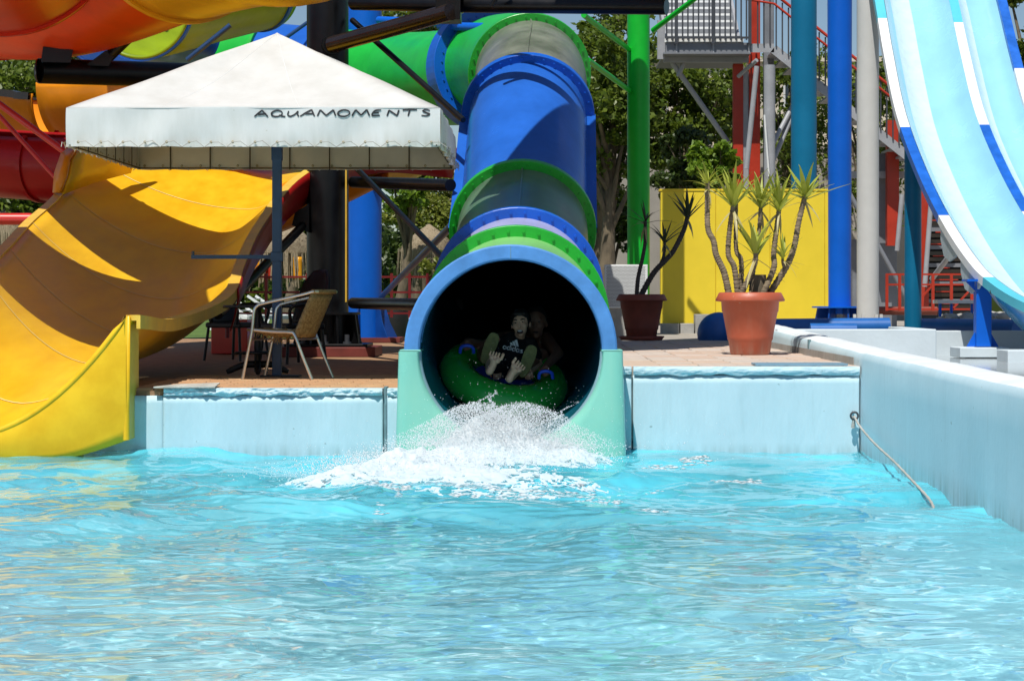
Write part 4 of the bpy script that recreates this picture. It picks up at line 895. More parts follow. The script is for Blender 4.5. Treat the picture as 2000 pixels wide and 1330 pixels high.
def head(mb, c, k=1., yaw=0, tiltz=0):
    rt = Matrix.Rotation(yaw, 3, 'Z') @ Matrix.Rotation(tiltz, 3, 'Y'); W = lambda x, y, z: Vector(c) + rt @ (Vector((x, y, z)) * k)
    mb.ball(W(0, .01, .03), .088 * k, 16, 12, (.88, 1.02, 1.0)); mb.ball(W(0, -.028, -.035), .058 * k, 14, 10, (.95, .8, 1.1)); mb.ball(W(0, -.048, -.075), .034 * k, 12, 8)
    for s in (-1, 1):
        mb.ball(W(s * .035, -.055, -.012), .03 * k, 10, 8); mb.ball(W(s * .079, .012, -.005), .02 * k, 10, 8, (.4, .8, 1.3)); mb.ball(W(s * .032, -.07, .035), .016 * k, 8, 6, (1.4, .7, .6))
    mb.tube([W(0, -.074, .022), W(0, -.094, -.016)], [.009 * k, .014 * k], 8); mb.ball(W(0, -.094, -.017), .0145 * k, 8, 6); mb.ball(W(0, -.071, -.047), .02 * k, 10, 6, (1.3, .6, .5)); mb.ball(W(0, -.066, -.079), .018 * k, 10, 6, (1.2, .6, .6))
    return W
def PR(u, v, y): return P(u, v, y - .9)
# boy
HB = PR(1017, 634, 17.42)
by = thing('person', 'boy in black sports shirt sitting barefoot and laughing in the ring', 'person', PR(1000, 722, 17.3))
mb = MB(); W = head(mb, HB, .94, R(-8), R(-6))
hip, chest, neck = PR(998, 716, 17.42), PR(1003, 684, 17.5), PR(1014, 661, 17.47)
limb(mb, [chest, neck, HB - UP * .05], [.06, .045, .045]); mb.tube([hip, chest], [.11, .115], 14); mb.ball(chest, .115, 12, 10); mb.ball(hip, .115, 12, 10)
for s, (hx, hy), (bx, by_) in ((-1, (956, 729), (966, 701)), (1, (995, 744), (1009, 719))):
    hp = hip + Vector((s * .07, -.02, -.01)); ft = PR(hx, hy - 2, 16.86); kn = hp.lerp(ft, .55) + Vector((s * .03, .03, .06))
    limb(mb, [hp, kn, ft + Vector((0, .04, .01))], [.075, .052, .034]); foot(mb, PR(hx, hy - 4, 16.82), PR(bx, by_, 16.80), -s, (0, 1, 0))
for s in (-1, 1):
    sh = chest + Vector((s * .135, 0, .05)); el = sh + Vector((s * .07, -.02, -.17)); hd = el + Vector((-s * .06, -.16, -.04))
    limb(mb, [chest + Vector((s * .06, 0, .06)), sh, el, hd], [.05, .048, .036, .026]); hand(mb, hd, (-s * .2, -1, -.2), (0, -.2, -1), (1, 0, 0))
body('body', mb, 'skin', by, .0042, 2)
mb = MB(); limb(mb, [hip + UP * .02, chest], [.125, .135], 14); mb.ball(chest + UP * .02, .13, 14, 10, (1.05, .9, 1.0))
for s in (-1, 1): limb(mb, [chest + Vector((s * .06, 0, .06)), chest + Vector((s * .14, 0, .045)), chest + Vector((s * .18, -.01, -.05))], [.062, .06, .054])
body('shirt', mb, 'shirt', by, .012, 3)
mb = MB()
for s, (hx, hy) in ((-1, (956, 729)), (1, (995, 744))):
    hp = hip + Vector((s * .07, -.02, -.01)); ft = PR(hx, hy - 2, 16.86); kn = hp.lerp(ft, .55) + Vector((s * .03, .03, .06)); limb(mb, [hip, hp, hp.lerp(kn, .95)], [.125, .095, .07])
body('shorts', mb, 'shirt', by, .012, 3)
mb = MB(); mb.ball(W(0, .030, .042), .0935, 16, 12, (.93, 1.0, 1.0)); [mb.ball(W(-.05 + .02 * k, -.050 - .012 * (k % 2), .094 + .004 * math.sin(k * 2)), .019, 8, 6, (1, .8, .7)) for k in range(6)]; body('hair', mb, 'hair', by, .01, 2)
mo = MB().ball(W(0, -.078, -.063), .022, 14, 10, (1.15, .5, .75)).build('mouth', 'mouthred', by); MB().ball(W(0, -.089, -.053), .014, 12, 8, (1.2, .3, .4)).build('teeth', 'printw', by)
for s in (-1, 1):
    e = MB().ball(W(s * .031, -.080, .02), .0085, 10, 8, (1.25, .5, .36)).build('eye', 'eyew', by); MB().ball(W(s * .031, -.086, .02), .0058, 8, 6, (1, .5, .8)).build('pupil', 'blackplastic', e)
    MB().tube([W(s * .014, -.084, .040), W(s * .032, -.084, .046), W(s * .052, -.072, .040)], [.004, .0055, .003], 6).build('eyebrow', 'hair', by)
# print on the shirt: three slanted bars over a word
fy = chest.y - .155
def SP(a, b_):                          # shirt-plane coordinates in metres, tilted like the chest
    o = PR(1000, 686, fy); t = R(-13); return (o.x + a * math.cos(t) - b_ * math.sin(t), o.z + a * math.sin(t) + b_ * math.cos(t))
mb = MB()
for k, hgt in enumerate((.022, .038, .054)):
    xx = -.028 + .024 * k; q = [SP(*w) for w in ((xx, .022), (xx + .018, .022), (xx + .018 - hgt * .5, .022 + hgt), (xx - hgt * .5, .022 + hgt * .8))]
    mb.prism([(a, fy, b_) for a, b_ in q], (0, -.003, 0))
mb.build('print_bars', 'printw', by)
let = {'a': [ell(0, 0, .42, .5, sl=0), [(.42, .5), (.42, -.5)]], 'd': [ell(0, 0, .42, .5, sl=0), [(.42, 1.2), (.42, -.5)]], 'i': [[(0, .5), (0, -.5)], [(0, .95), (0, .8)]], 's': [smooth2([(.36, .42), (-.2, .42), (-.1, .02), (.3, -.1), (.15, -.48), (-.36, -.42)])]}
cx = -.088
for chr_ in 'adidas':
    wd = .011 if chr_ == 'i' else .032; mb = MB()
    for s in let[chr_]: stroke(mb, [(cx + wd / 2 + a * .027, b_ * .024 - .008) for a, b_ in s], .0034, fy - .003, SP)
    mb.build('letter', 'printw', by, solid=.002, fix=False); cx += wd
# adult behind
HA = PR(1047, 634, 17.85)
ad = thing('person', 'adult in olive sandals sitting behind the boy and gripping the ring handles', 'person', PR(1010, 720, 17.9))
mb = MB(); W2 = head(mb, HA, 1.12, R(-5), R(-4)); hip, chest, neck = PR(1012, 722, 17.95), PR(1022, 680, 18.05), PR(1038, 655, 17.95)
limb(mb, [hip, chest, neck, HA - UP * .05], [.15, .17, .06, .055], 14)
for s, hd_px, el_px, ft_h, ft_b in ((-1, (912, 672, 17.25), (945, 676, 17.6), (946, 700), (966, 660)), (1, (1066, 722, 17.1), (1090, 690, 17.55), (1021, 727), (1038, 684))):
    sh = chest + Vector((s * .19, 0, .07)); el = PR(*el_px); hd = PR(*hd_px) + Vector((0, .07, .02))
    limb(mb, [chest + Vector((s * .1, 0, .07)), sh, el, hd], [.075, .065, .046, .03]); hand(mb, hd, (0, -1, -.25), (0, -.1, -1), (1, 0, 0))
    hp = hip + Vector((s * .1, -.03, 0)); an = PR(*ft_h, 17.2) + Vector((0, .05, 0)); kn = hp.lerp(an, .5) + Vector((s * .12, .04, .12)); limb(mb, [hp, kn, an], [.095, .065, .045])
    foot(mb, PR(*ft_h, 17.16), PR(*ft_b, 17.10), -s, (0, 1, 0), False)
body('body', mb, 'skinadult', ad, .009, 3)
mb = MB(); mb.ball(W2(0, .03, .055), .100, 16, 12, (.92, 1.0, .95)); body('hair', mb, 'hair', ad, .012, 2)
MB().ball(W2(0, -.078, -.055), .02, 12, 8, (1.2, .4, .5)).build('mouth', 'mouthred', ad)
for s in (-1, 1): MB().ball(W2(s * .031, -.080, .02), .010, 10, 8, (1.3, .6, .45)).build('eye', 'blackplastic', ad)
mb = MB(); limb(mb, [hip, hip + Vector((-.1, -.15, .03))], [.17, .12], 12); limb(mb, [hip, hip + Vector((.1, -.15, .03))], [.17, .12], 12); body('shorts', mb, 'shirt', ad, .014, 3)
for (hx, hy), (bx, by_) in (((945, 706), (966, 655)), ((1020, 733), (1040, 679))):       # sandal soles facing the camera
    a, b_ = PR(hx, hy, 17.10), PR(bx, by_, 17.03); d = (b_ - a); l = d.length; d.normalize(); s = d.cross(Vector((0, -1, 0))).normalized(); poly = []
    for k in range(28):
        q = 2 * math.pi * k / 28; t = .5 - .5 * math.cos(q); wd = (.040 + .018 * t) * abs(math.sin(q)) ** .6 * (1 if math.sin(q) > 0 else -1)
        poly.append(a - d * .02 + d * (l + .04) * t + s * wd)
    MB().prism(poly, (0, .025, 0)).build('sandal_sole', 'sole', ad, bevel=.004)
# inflatable ring
rg = thing('inflatable_ring', 'green and blue inflatable double ring sliding out of the tube mouth', 'inflatable ring', PR(985, 742, 17.25))
rc = PR(984, 738, 17.32); rm = Matrix.Translation(rc) @ Matrix.Rotation(R(13), 4, 'Y') @ Matrix.Rotation(R(20), 4, 'X')
rows = []
for i in range(72):
    a = 2 * math.pi * i / 72; row = []
    for k in range(20):
        b_ = 2 * math.pi * k / 20; rr = .385 + .14 * math.cos(b_); pk = 1 + .012 * math.sin(a * 18); row.append(rm @ Vector((rr * math.cos(a), rr * 1.15 * math.sin(a), .125 * math.sin(b_) * pk)))
    rows.append(row)
rows.append(rows[0]); MB().grid(rows, True, True).build('tube', 'ringgreen', rg)
MB().lathe([(0, -.02), (.30, -.01), (.37, .085), (.40, .118)], (0, 0, 0), 48).build('floor', 'ringblue', rg).matrix_basis = rm @ Matrix.Diagonal((1, 1.15, 1, 1)); bpy.context.view_layer.update()
fl = [c for c in rg.children if c.name.startswith('floor')][0]; fl.matrix_parent_inverse = parent_mat(rg).inverted()
for px_ in ((912, 682, 17.2), (1066, 732, 17.05)):
    p = PR(*px_); MB().tube(cat([p + Vector((-.055, 0, -.03)), p + Vector((-.045, -.02, .015)), p + Vector((.0, -.03, .03)), p + Vector((.045, -.02, .015)), p + Vector((.055, 0, -.03))], 4), .014, 8).build('handle', 'ringblue', rg)

# ------------------------------------------------------------------ stair tower
sw = thing('stair_tower', 'grey steel stair tower with red columns behind the green pillar', 'stairs', P(1440, 600, 39))
Y = 38.
def bx(u0, v0, u1, v1, y, d, name, m, par=sw, bev=0):
    a, b_ = P(u0, v1, y), P(u1, v0, y); return MB().box((a.x, y, a.z), (b_.x, y + d, b_.z)).build(name, m, par, bevel=bev)
bx(1298, 76, 1452, 83, Y, .1, 'platform_edge', 'whitepaint'); bx(1300, 84, 1466, 103, Y + .03, .08, 'platform_beam', 'steelgrey')
bx(1296, 103, 1466, 106, Y - .05, 2.4, 'platform_floor', 'steelgrey'); bx(1296, 106, 1462, 122, Y + .4, .1, 'platform_beam', 'lightgrey')
for u in (1320, 1392, 1462): bx(u, 84, u + 3, 103, Y - .01, .04, 'stiffener', 'lightgrey')
for k in range(16):                                            # treads of the upper flight
    z = P(0, 78, Y).z + .165 * k; y = Y + .5 + .27 * k; a, b_ = P(1304, 0, Y).x, P(1444, 0, Y).x
    MB().box((a, y, z), (b_, y + .3, z + .045)).build('tread', 'whitepaint', sw); MB().box((a, y + .26, z + .03), (b_, y + .28, z + .165)).build('riser', 'steelgrey', sw)
for u in (1301, 1446):
    p = P(u, 80, Y); MB().bar(p + Vector((0, .4, 0)), p + Vector((0, 4.8, 2.75)), .05, .3).build('stringer', 'lightgrey', sw)
bar_m = MB().box((-.014, -.014, 0), (.014, .014, 1.45)).mesh('baluster', 'darksteel')
for k in range(16):
    u = 1302 + 10.4 * k; p = P(u, 79, Y - .06); place(bar_m, 'baluster', sw, Matrix.Translation(p))
for v in (74, -52): bx(1300, v - 2, 1466, v + 2, Y - .075, .03, 'rail', 'darksteel')
for u in (1318, 1390, 1462): bx(u, -60, u + 6, 86, Y - .08, .05, 'rail_post', 'darksteel')
bx(1284, 40, 1299, 116, Y + .2, .1, 'bracket', 'lightgrey')
for u, w, v0, m in ((1431, 20, 115, 'redsteel'), (1462, 22, -40, 'redsteel'), (1491, 20, -40, 'steelgrey'), (1448, 14, 130, 'lightgrey')):
    p = P(u + w / 2, 600, Y + .9); r = w * Y / F / 2
    MB().box((p.x - r, p.y - r, ZR - .03), (p.x + r, p.y + r, P(0, v0, Y).z)).build('column', m, sw, bevel=.01)
MB().tube([P(1503, 128, 37.6), P(1503, 610, 37.6)], .105, 20).build('column', 'lightgrey', sw)
for a, b_, r in (((1312, 122, 38.6), (1424, 282, 39), .05), ((1497, 345, 38), (1552, 215, 38.6), .045), ((1500, 300, 38), (1552, 200, 38.6), .045), ((1478, 118, 38), (1442, 150, 38.4), .04), ((1458, 330, 38), (1478, 130, 38), .05), ((1335, 122, 38.6), (1325, 150, 38.6), .045)):
    MB().tube([P(*a), P(*b_)], r, 10).build('brace', 'lightgrey', sw)
MB().tube([P(1493, 225, 37.4), P(1502, 345, 37.4)], .02, 8).build('drain_pipe', 'whitepaint', sw)
# flight going down to the right
d0, d1 = P(1452, 93, 38), P(1890, 420, 38)
for dy, m in ((0, 'lightgrey'), (1.2, 'steelgrey')):
    MB().hexa([P(1466, 103, 38 + dy), P(1512, 103, 38 + dy), P(1512, 103, 38.06 + dy), P(1466, 103, 38.06 + dy)], [P(1466, 86, 38 + dy), P(1512, 86, 38 + dy), P(1512, 86, 38.06 + dy), P(1466, 86, 38.06 + dy)]).build('stringer', m, sw)
    MB().bar(P(1510, 96, 38.03 + dy), P(1850, 368, 38.03 + dy), .06, .17).build('stringer', m, sw)
for k in range(18):
    u = 1520 + 18 * k; v = 104 + 14.4 * k; a = P(u, v, 38.1); MB().box((a.x - .13, 38.1, a.z - .02), (a.x + .13, 39.2, a.z + .02)).build('tread', 'lightgrey', sw)
for k in range(30):
    u = 1480 + 12 * k; v = 88 + max(0, u - 1512) * .8; place(bar_m, 'baluster', sw, Matrix.Translation(P(u, v, 37.98)) @ Matrix.Diagonal((.9, .9, .62, 1)))
MB().tube([P(1440, -30, 37.95), P(1512, -12, 37.95), P(1880, 282, 37.95)], .028, 10).build('handrail', 'redsteel', sw)
MB().tube([P(1440, -4, 37.95), P(1512, 8, 37.95), P(1880, 302, 37.95)], .022, 10).build('handrail', 'redsteel', sw)
bx(1733, 235, 1756, 480, 38.6, .2, 'column', 'redsteel'); bx(1712, 300, 1732, 475, 39, .2, 'column', 'steelgrey'); bx(1800, 350, 1814, 600, 37, .2, 'column', 'redsteel')
bx(1654, 335, 1770, 348, 38.8, .1, 'platform_beam', 'lightgrey'); MB().tube([P(1752, 490, 37.5), P(1762, 380, 37.5)], .045, 10).build('brace', 'lightgrey', sw)
MB().tube([P(1806, 560, 36.8), P(1818, 400, 36.8)], .045, 10).build('brace', 'lightgrey', sw); MB().tube([P(1820, 545, 35), P(1862, 490, 34)], .045, 10).build('brace', 'lightgrey', sw)
MB().tube([P(1660, 380, 37), P(1770, 580, 37)], .045, 10).build('brace', 'steelgrey', sw)
o = MB().box((P(1655, 0, 39.6).x, 39.6, ZR - .03), (P(1752, 0, 39.6).x, 40.6, P(0, 468, 39.6).z)).build('plant_cabinet', 'steelgrey', bevel=.01); tag(o, 'dark grey cabinet behind the pale grey pillar', 'cabinet')
ls = thing('tread_screen', 'dark slatted screen with red glints standing in for stair treads under the racing slide', 'screen', P(1850, 600, 40))  # slatted screen put in place of a far flight's stair treads
for k in range(17):
    v = 410 + 11.6 * k; a, b_ = P(1802, v + 7.5, 40), P(1930, v, 40)
    MB().box((a.x, 40, a.z), (b_.x, 40.12, b_.z), None).build('slat', 'brown' if k % 3 else 'steelgrey', ls)
    if k % 2: MB().box((a.x + .1 + .05 * (k % 5), 39.985, a.z - .025), (a.x + .45 + .08 * (k % 4), 40.02, a.z - .003)).build('slat_edge', 'redsteel', ls)
MB().box((P(1800, 0, 40.3).x, 40.3, ZR), (P(1935, 0, 40.3).x, 40.4, P(0, 405, 40.3).z)).build('backing', 'darksteel', ls)
rf = thing('railing', 'red steel railing behind the teal pillar at the right', 'railing', P(1820, 605, 33))
for u in (1732, 1757, 1822, 1858, 1898): MB().bar(P(u, 607, 33), P(u, 535, 33), .045, .045).build('post', 'redsteel', rf)
for v in (536, 556, 604): MB().bar(P(1730, v, 33), P(1902, v, 33), .03, .03).build('rail', 'redsteel', rf)
MB().bar(P(1794, 588, 33), P(1822, 556, 33), .03, .03).build('brace', 'redsteel', rf); MB().bar(P(1860, 604, 33), P(1896, 565, 33), .03, .03).build('brace', 'redsteel', rf)
bn = thing('bench', 'small white topped bench with blue legs under the racing slide', 'bench', P(1868, 620, 30))
bx(1832, 586, 1904, 593, 30, .4, 'bench_top', 'whitepaint', bn)
for u in (1834, 1856, 1896): bx(u, 593, u + 5, 640, 30.05, .04, 'leg', 'pillarblue', bn)
o = pole('rusty_pipe', 'rusty horizontal pipe on the ground behind the pale grey pillar', 'pipe', [P(1712, 607, 34), P(1830, 607, 34)], .07, 'terracotta2')
rng = random.Random(8); mb = MB()
for k in range(160):
    p = P(rng.uniform(1836, 1965), 0, rng.uniform(29, 31.5)); p.z = ZR + .15 + .12 * rng.random(); mb.ball(p, rng.uniform(.04, .11), 6, 4, (1, 1, .6))
stuff(mb.build('rubble', 'bareconc'))

# ------------------------------------------------------------------ buildings and boundary wall
bd = thing('building', 'cream rendered building behind the plane trees', 'building', (4, 58, 0))
xa, xb = P(1175, 0, 58).x, P(1790, 0, 58).x
MB().box((xa, 58, .3), (xb, 66, P(0, 122, 58).z)).build('wall', 'building', bd)
MB().box((xa - .2, 57.8, P(0, 122, 58).z), (xb + .2, 66, P(0, 112, 58).z)).build('parapet', 'building', bd)
for u, v0, v1, w in ((1260, 150, 215, 45), (1395, 235, 300, 40), (1530, 150, 215, 40), (1660, 150, 215, 40)):
    f_ = bx(u, v0, u + w, v1, 57.93, .1, 'window', 'frame', bd); MB().box((P(u + 4, 0, 57.9).x, 57.91, P(0, v1 - 4, 57.9).z), (P(u + w - 4, 0, 57.9).x, 57.95, P(0, v0 + 4, 57.9).z)).build('pane', 'roofblue', f_)
MB().box((xa, 57.6, P(0, 300, 58).z), (xb, 57.99, P(0, 290, 58).z)).build('ledge', 'building', bd)
gw = thing('boundary_wall', 'tall grey boundary wall with dappled leaf shade behind the green pillar', 'wall', P(1230, 620, 52))
for k in range(5): MB().box((P(1168, 0, 52).x + 1.6 * k, 52, .3), (P(1168, 0, 52).x + 1.6 * k + 1.585, 52.2, P(0, 292, 52).z)).build('wall_panel', 'greywall', gw)
MB().box((P(1160, 0, 52).x, 51.95, P(0, 292, 52).z), (P(1700, 0, 52).x, 52.25, P(0, 284, 52).z)).build('coping', 'greywall', gw)

# ------------------------------------------------------------------ trees and shrubs
def crown_mesh(name, c, rad, n, size, m, seed, clumps=40, flat=1.0, gap=.0):
    r = np.random.default_rng(seed); c = np.array(c); rad = np.array(rad)
    d = r.normal(size=(clumps, 3)); d /= np.linalg.norm(d, axis=1)[:, None]; cc = c + d * rad * (r.random((clumps, 1)) ** .45) * .92
    cr = (rad.mean() * r.uniform(.13, .34, clumps))
    idx = r.integers(0, clumps, n); q = r.normal(size=(n, 3)); q /= np.linalg.norm(q, axis=1)[:, None]
    p = cc[idx] + q * (cr[idx] * r.random(n) ** .5)[:, None] * np.array([1.15, 1.15, .8])
    nr = r.normal(size=(n, 3)) + np.array([0, -.3, .8]); nr /= np.linalg.norm(nr, axis=1)[:, None]
    a = np.cross(nr, r.normal(size=(n, 3))); a /= np.linalg.norm(a, axis=1)[:, None]; b_ = np.cross(nr, a)
    s = size * r.uniform(.6, 1.25, n)[:, None]; v = np.empty((n, 4, 3))
    v[:, 0] = p - a * s; v[:, 1] = p - b_ * s * .55 + nr * s * .12; v[:, 2] = p + a * s; v[:, 3] = p + b_ * s * .55 + nr * s * .12
    me = bpy.data.meshes.new(name); me.vertices.add(4 * n); me.vertices.foreach_set('co', v.ravel().astype('f'))
    me.loops.add(4 * n); me.loops.foreach_set('vertex_index', np.arange(4 * n, dtype='i')); me.polygons.add(n)
    me.polygons.foreach_set('loop_start', np.arange(0, 4 * n, 4, dtype='i')); me.update(calc_edges=True); me.materials.append(M[m]); return me, cc
def tree(name, label, base, crown_c, rad, n, size, m, seed, trunk_r=.16, clumps=40, cat_='tree', bark='bark', group=None):
    base, crown_c = Vector(base), Vector(crown_c); o = thing(name, label, cat_, base, group); rng = random.Random(seed)
    me, cc = crown_mesh('crown', crown_c, rad, n, size, m, seed, clumps); c_ = bpy.data.objects.new('crown', me); col.objects.link(c_); c_.parent = o; c_.matrix_parent_inverse = parent_mat(o).inverted()
    mid = base.lerp(crown_c, .55) + Vector((rng.uniform(-.15, .15), 0, 0)); mb = MB()
    q = cat([base, base.lerp(mid, .5) + Vector((rng.uniform(-.1, .1), 0, 0)), mid, crown_c], 5); mb.tube(q, [trunk_r * (1.15 - .8 * i / len(q)) for i in range(len(q))], 12)
    for k in range(min(16, clumps)):
        e = Vector(cc[k]); st_ = q[rng.randrange(len(q) // 2, len(q))]; m_ = st_.lerp(e, .5) + UP * rng.uniform(0, .25); w = cat([st_, m_, e], 4); mb.tube(w, [trunk_r * .38 * (1 - .75 * i / len(w)) for i in range(len(w))], 6)
    mb.build('trunk', bark, o); return o
GB = .46
def PB(u, y, z=GB): return Vector(((u - 1055) * y / F, y, z))
tree('plane_tree', 'plane tree with two stems right of the tube slide top', PB(1180, 45), P(1200, 215, 45), (1.35, 1.5, 2.2), 9500, .085, 'leafmid', 11, .2, 60)
tree('plane_tree', 'tall plane tree with sky gaps between the tube slide and the green pillar', PB(1160, 47), P(1180, 70, 47), (1.5, 1.6, 1.6), 3000, .085, 'leafmid', 12, .18, 40)
tree('plane_tree', 'plane tree in front of the cream building left of the red columns', PB(1318, 46), P(1345, 225, 46), (1.5, 1.4, 1.9), 9000, .085, 'leafmid', 13, .17, 60)
tree('plane_tree', 'sparse tree seen between the grey column and the teal pillar', PB(1540, 50), P(1545, 230, 50), (1.3, 1.2, 2.1), 4200, .08, 'leafmid', 14, .12, 44)
tree('plane_tree', 'bushy tree behind the stairs right of the royal blue pillar', PB(1690, 50), P(1690, 260, 50), (1.4, 1.2, 2.5), 4800, .08, 'leafmid', 15, .12, 46)
tree('shrub', 'broad dark bush along the grey boundary wall left of the green pillar', PB(1190, 49, ZR), P(1195, 430, 49), (.9, .6, .8), 3800, .08, 'leafdark', 26, .06, 34, 'shrub')
tree('plane_tree', 'tree at the right edge beyond the racing slide', PB(2010, 42), P(2010, 110, 42), (1.0, 1.0, 2.4), 4500, .075, 'leafmid', 16, .14, 40)
tree('tall_tree', 'tree top showing under the truss beam above the green tube', PB(820, 56), P(820, 60, 56), (2.6, 2, 1.2), 5500, .09, 'leafmid', 17, .2, 44)
tree('tall_tree', 'tree with small leaves between the red flume and the black beam', PB(50, 48), P(70, 165, 48), (2.2, 2, 1.2), 7000, .085, 'leafmid', 18, .18, 50)
tree('tall_tree', 'green tree under the red flume at the left edge', PB(0, 46), P(20, 330, 46), (1.6, 1.5, 1.6), 6500, .085, 'leafmid', 19, .16, 44)
tree('fresh_tree', 'bright fresh green tree behind the black arm right of the blue pillar', PB(768, 44), P(800, 365, 44), (.62, .8, .75), 2200, .09, 'leafbright', 20, .13, 24)
tree('fine_leaf_tree', 'fine leaved tree behind the thatched umbrella beside the tube slide', PB(800, 50), P(850, 405, 50), (1.3, 1.2, 1.5), 9000, .06, 'leaflime', 21, .16, 46)
tree('fine_leaf_tree', 'lime green tree between the black pillar and the yellow flume', PB(560, 56), P(600, 380, 56), (1.6, 1.4, 1.7), 5500, .09, 'leaflime', 22, .16, 40)
tree('shrub', 'dark clipped shrub behind the yellow box near the green pillar', PB(1335, 42, ZR), P(1335, 330, 42), (.62, .6, 1.0), 5200, .07, 'leafdark', 23, .07, 30, 'shrub')
tree('shrub', 'bright glossy shrub rising above the yellow box', PB(1395, 37, ZR), P(1395, 315, 37), (.5, .5, .56), 2300, .075, 'leafbright', 24, .06, 26, 'shrub')
tree('shrub', 'yellow green bush under the thatched umbrella beside the tube slide', PB(855, 40), P(855, 522, 40), (.35, .4, .38), 1500, .05, 'leaflime', 25, .04, 14, 'shrub')
for k in range(14):                                            # far line of trees
    u = -250 + 180 * k; y = 74 + (k * 7 % 5) * 2.5; h_ = 330 + 35 * math.sin(k * 2.3) + (60 if 2 < k < 6 else 0)
    me, _ = crown_mesh('crown', P(u, h_ + 130, y), (3.4, 2.5, 3.4), 3800, .17, ('leafdark', 'leafmid', 'leafdark')[k % 3], 40 + k, 36)
    if k == 0: far = bpy.data.objects.new('far_trees', me); col.objects.link(far); stuff(far)
    else:
        c_ = bpy.data.objects.new('tree_mass', me); col.objects.link(c_); c_.parent = far
mb = MB(); rng = random.Random(31)
for k in range(60):
    x = -24 + .8 * k; mb.ball((x, 84 + rng.uniform(-1, 1), 1.2), rng.uniform(1.4, 2.6), 8, 6, (1, .6, 1.25))
hd_ = mb.build('hedge_mass', 'leafdark'); hd_.parent = far

# ------------------------------------------------------------------ thatched umbrellas, loungers, red rails, towels
def thatch(u, v0, v1, w, y, label, seed):
    p = PB(u, y); o = thing('thatched_umbrella', label, 'umbrella', p); zt_, zb_ = P(0, v0, y).z, P(0, v1, y).z; r = w * y / F / 2; rng = random.Random(seed)
    MB().tube([(p.x, y, GB), (p.x, y, zt_ - .1)], .07, 10).build('post', 'bark', o)
    ze = zb_ + (zt_ - zb_) * .45
    MB().lathe([(.02, zt_), (r * .45, zt_ - (zt_ - ze) * .35), (r * .95, ze), (r * .9, ze - .05)], (p.x, y, 0), 30).build('thatch_cap', 'thatch', o)
    mb = MB()
    for k in range(900):
        a = rng.random() * 6.283; t = rng.random() ** .6; rr = r * (.25 + .75 * t); z = zt_ + (ze - zt_) * (.2 + .8 * t) + .03; l = rng.uniform(.12, .3) + (zb_ < z) * t * (ze - zb_) * rng.uniform(.4, 1.15)
        d = Vector((math.cos(a), math.sin(a), 0)); s = Vector((-d.y, d.x, 0)) * rng.uniform(.008, .022); c = Vector((p.x, y, z)) + d * rr
        e = c + d * rng.uniform(.0, .07) - UP * l + s * rng.uniform(-1.5, 1.5); mb.add([c - s, c + s, e + s * .5, e - s * .5], [(0, 1, 2, 3)])
    stuff(mb.build('straw', 'thatch', o)); return o
thatch(545, 425, 552, 190, 40, 'thatched umbrella left of the black pillar behind the canopy pole', 1)
thatch(838, 438, 535, 125, 46, 'thatched umbrella between the blue pillar and the tube slide', 2)
thatch(20, 402, 500, 150, 46, 'thatched umbrella at the left edge behind the yellow flume', 3)
fc = thing('rail_fence', 'low dark red rail fence along the lawn behind the deck', 'fence', PB(640, 36.5))
for v in (541, 571, 612): MB().bar(P(425, v, 36.5), P(860, v, 36.5), .035, .035).build('rail', 'reddark', fc)
for u in (448, 520, 600, 765, 800, 835): MB().bar(P(u, 620, 36.5), P(u, 534, 36.5), .05, .05).build('post', 'reddark', fc)
def lounger():
    o = thing('sun_lounger', '', 'sun lounger', (0, 0, 0)); w = .32
    for s in (-1, 1): MB().bar((-.95, s * w, .34), (.95, s * w, .34), .05, .06).build('side_rail', 'glassless', o)
    for k in range(9): MB().box((-.92 + .145 * k, -w, .35), (-.82 + .145 * k, w, .375)).build('slat', 'glassless', o)
    for s in (-1, 1): MB().bar((.35, s * w * .9, .36), (.98, s * w * .9, .78), .045, .05).build('back_frame', 'glassless', o)
    for k in range(5): MB().bar((.42 + .12 * k, -w * .9, .40 + .08 * k), (.42 + .12 * k, w * .9, .40 + .08 * k), .08, .02).build('back_slat', 'glassless', o)
    for x in (-.75, .55):
        for s in (-1, 1): MB().bar((x - .1, s * w, .33), (x + .05, s * w, 0), .05, .05).build('leg', 'glassless', o)
    return o
lg = lounger(); first = True
for u, y, az, lab in ((795, 40, 20, 'white sun lounger below the thatched umbrella beside the tube slide'), (835, 44, 12, 'white sun lounger farther back beside the tube slide'), (525, 41, 165, 'white sun lounger left of the blue canopy pole'), (575, 45, 170, 'white sun lounger seen between the blue canopy pole and the black pillar'), (470, 47, 160, 'white sun lounger behind the rim of the yellow flume')):
    if first: o = lg; first = False
    else:
        o = lg.copy(); col.objects.link(o)
        for c_ in lg.children: d = c_.copy(); col.objects.link(d); d.parent = o
    o.location = PB(u, y); o.rotation_euler = (0, 0, R(az)); o['label'] = lab; o['group'] = 'sun loungers on the lawn'
for k, (u, m, lab) in enumerate(((500, 'amber', 'yellow towel hanging under the left thatched umbrella'), (522, 'redsteel', 'red towel hanging beside the yellow towel'), (580, 'amber', 'orange towel hanging right of the blue canopy pole'), (478, 'redsteel', 'dark red towel nearest the yellow flume rim'))):
    rows = [[P(u - 9 + 18 * i / 8, 502 + 44 * j / 6, 39.2) + Vector((0, .05 * math.sin(i * 1.6 + k), 0)) for i in range(9)] for j in range(7)]
    o = MB().grid(rows).build('towel', m, solid=.01); tag(o, lab, 'towel', 'towels hanging under the umbrella')
o = thing('storage_bin', 'dark bin in the shade left of the tube slide mouth', 'bin', PB(770, 38)); pz = PB(772, 38)
MB().lathe([(.22, 0), (.27, .55), (.25, .62), (0, .66)], pz, 20).build('body', 'blackplastic', o); MB().lathe([(.28, .54), (.29, .57), (.28, .6)], pz, 20).build('lid_rim', 'darksteel', o)

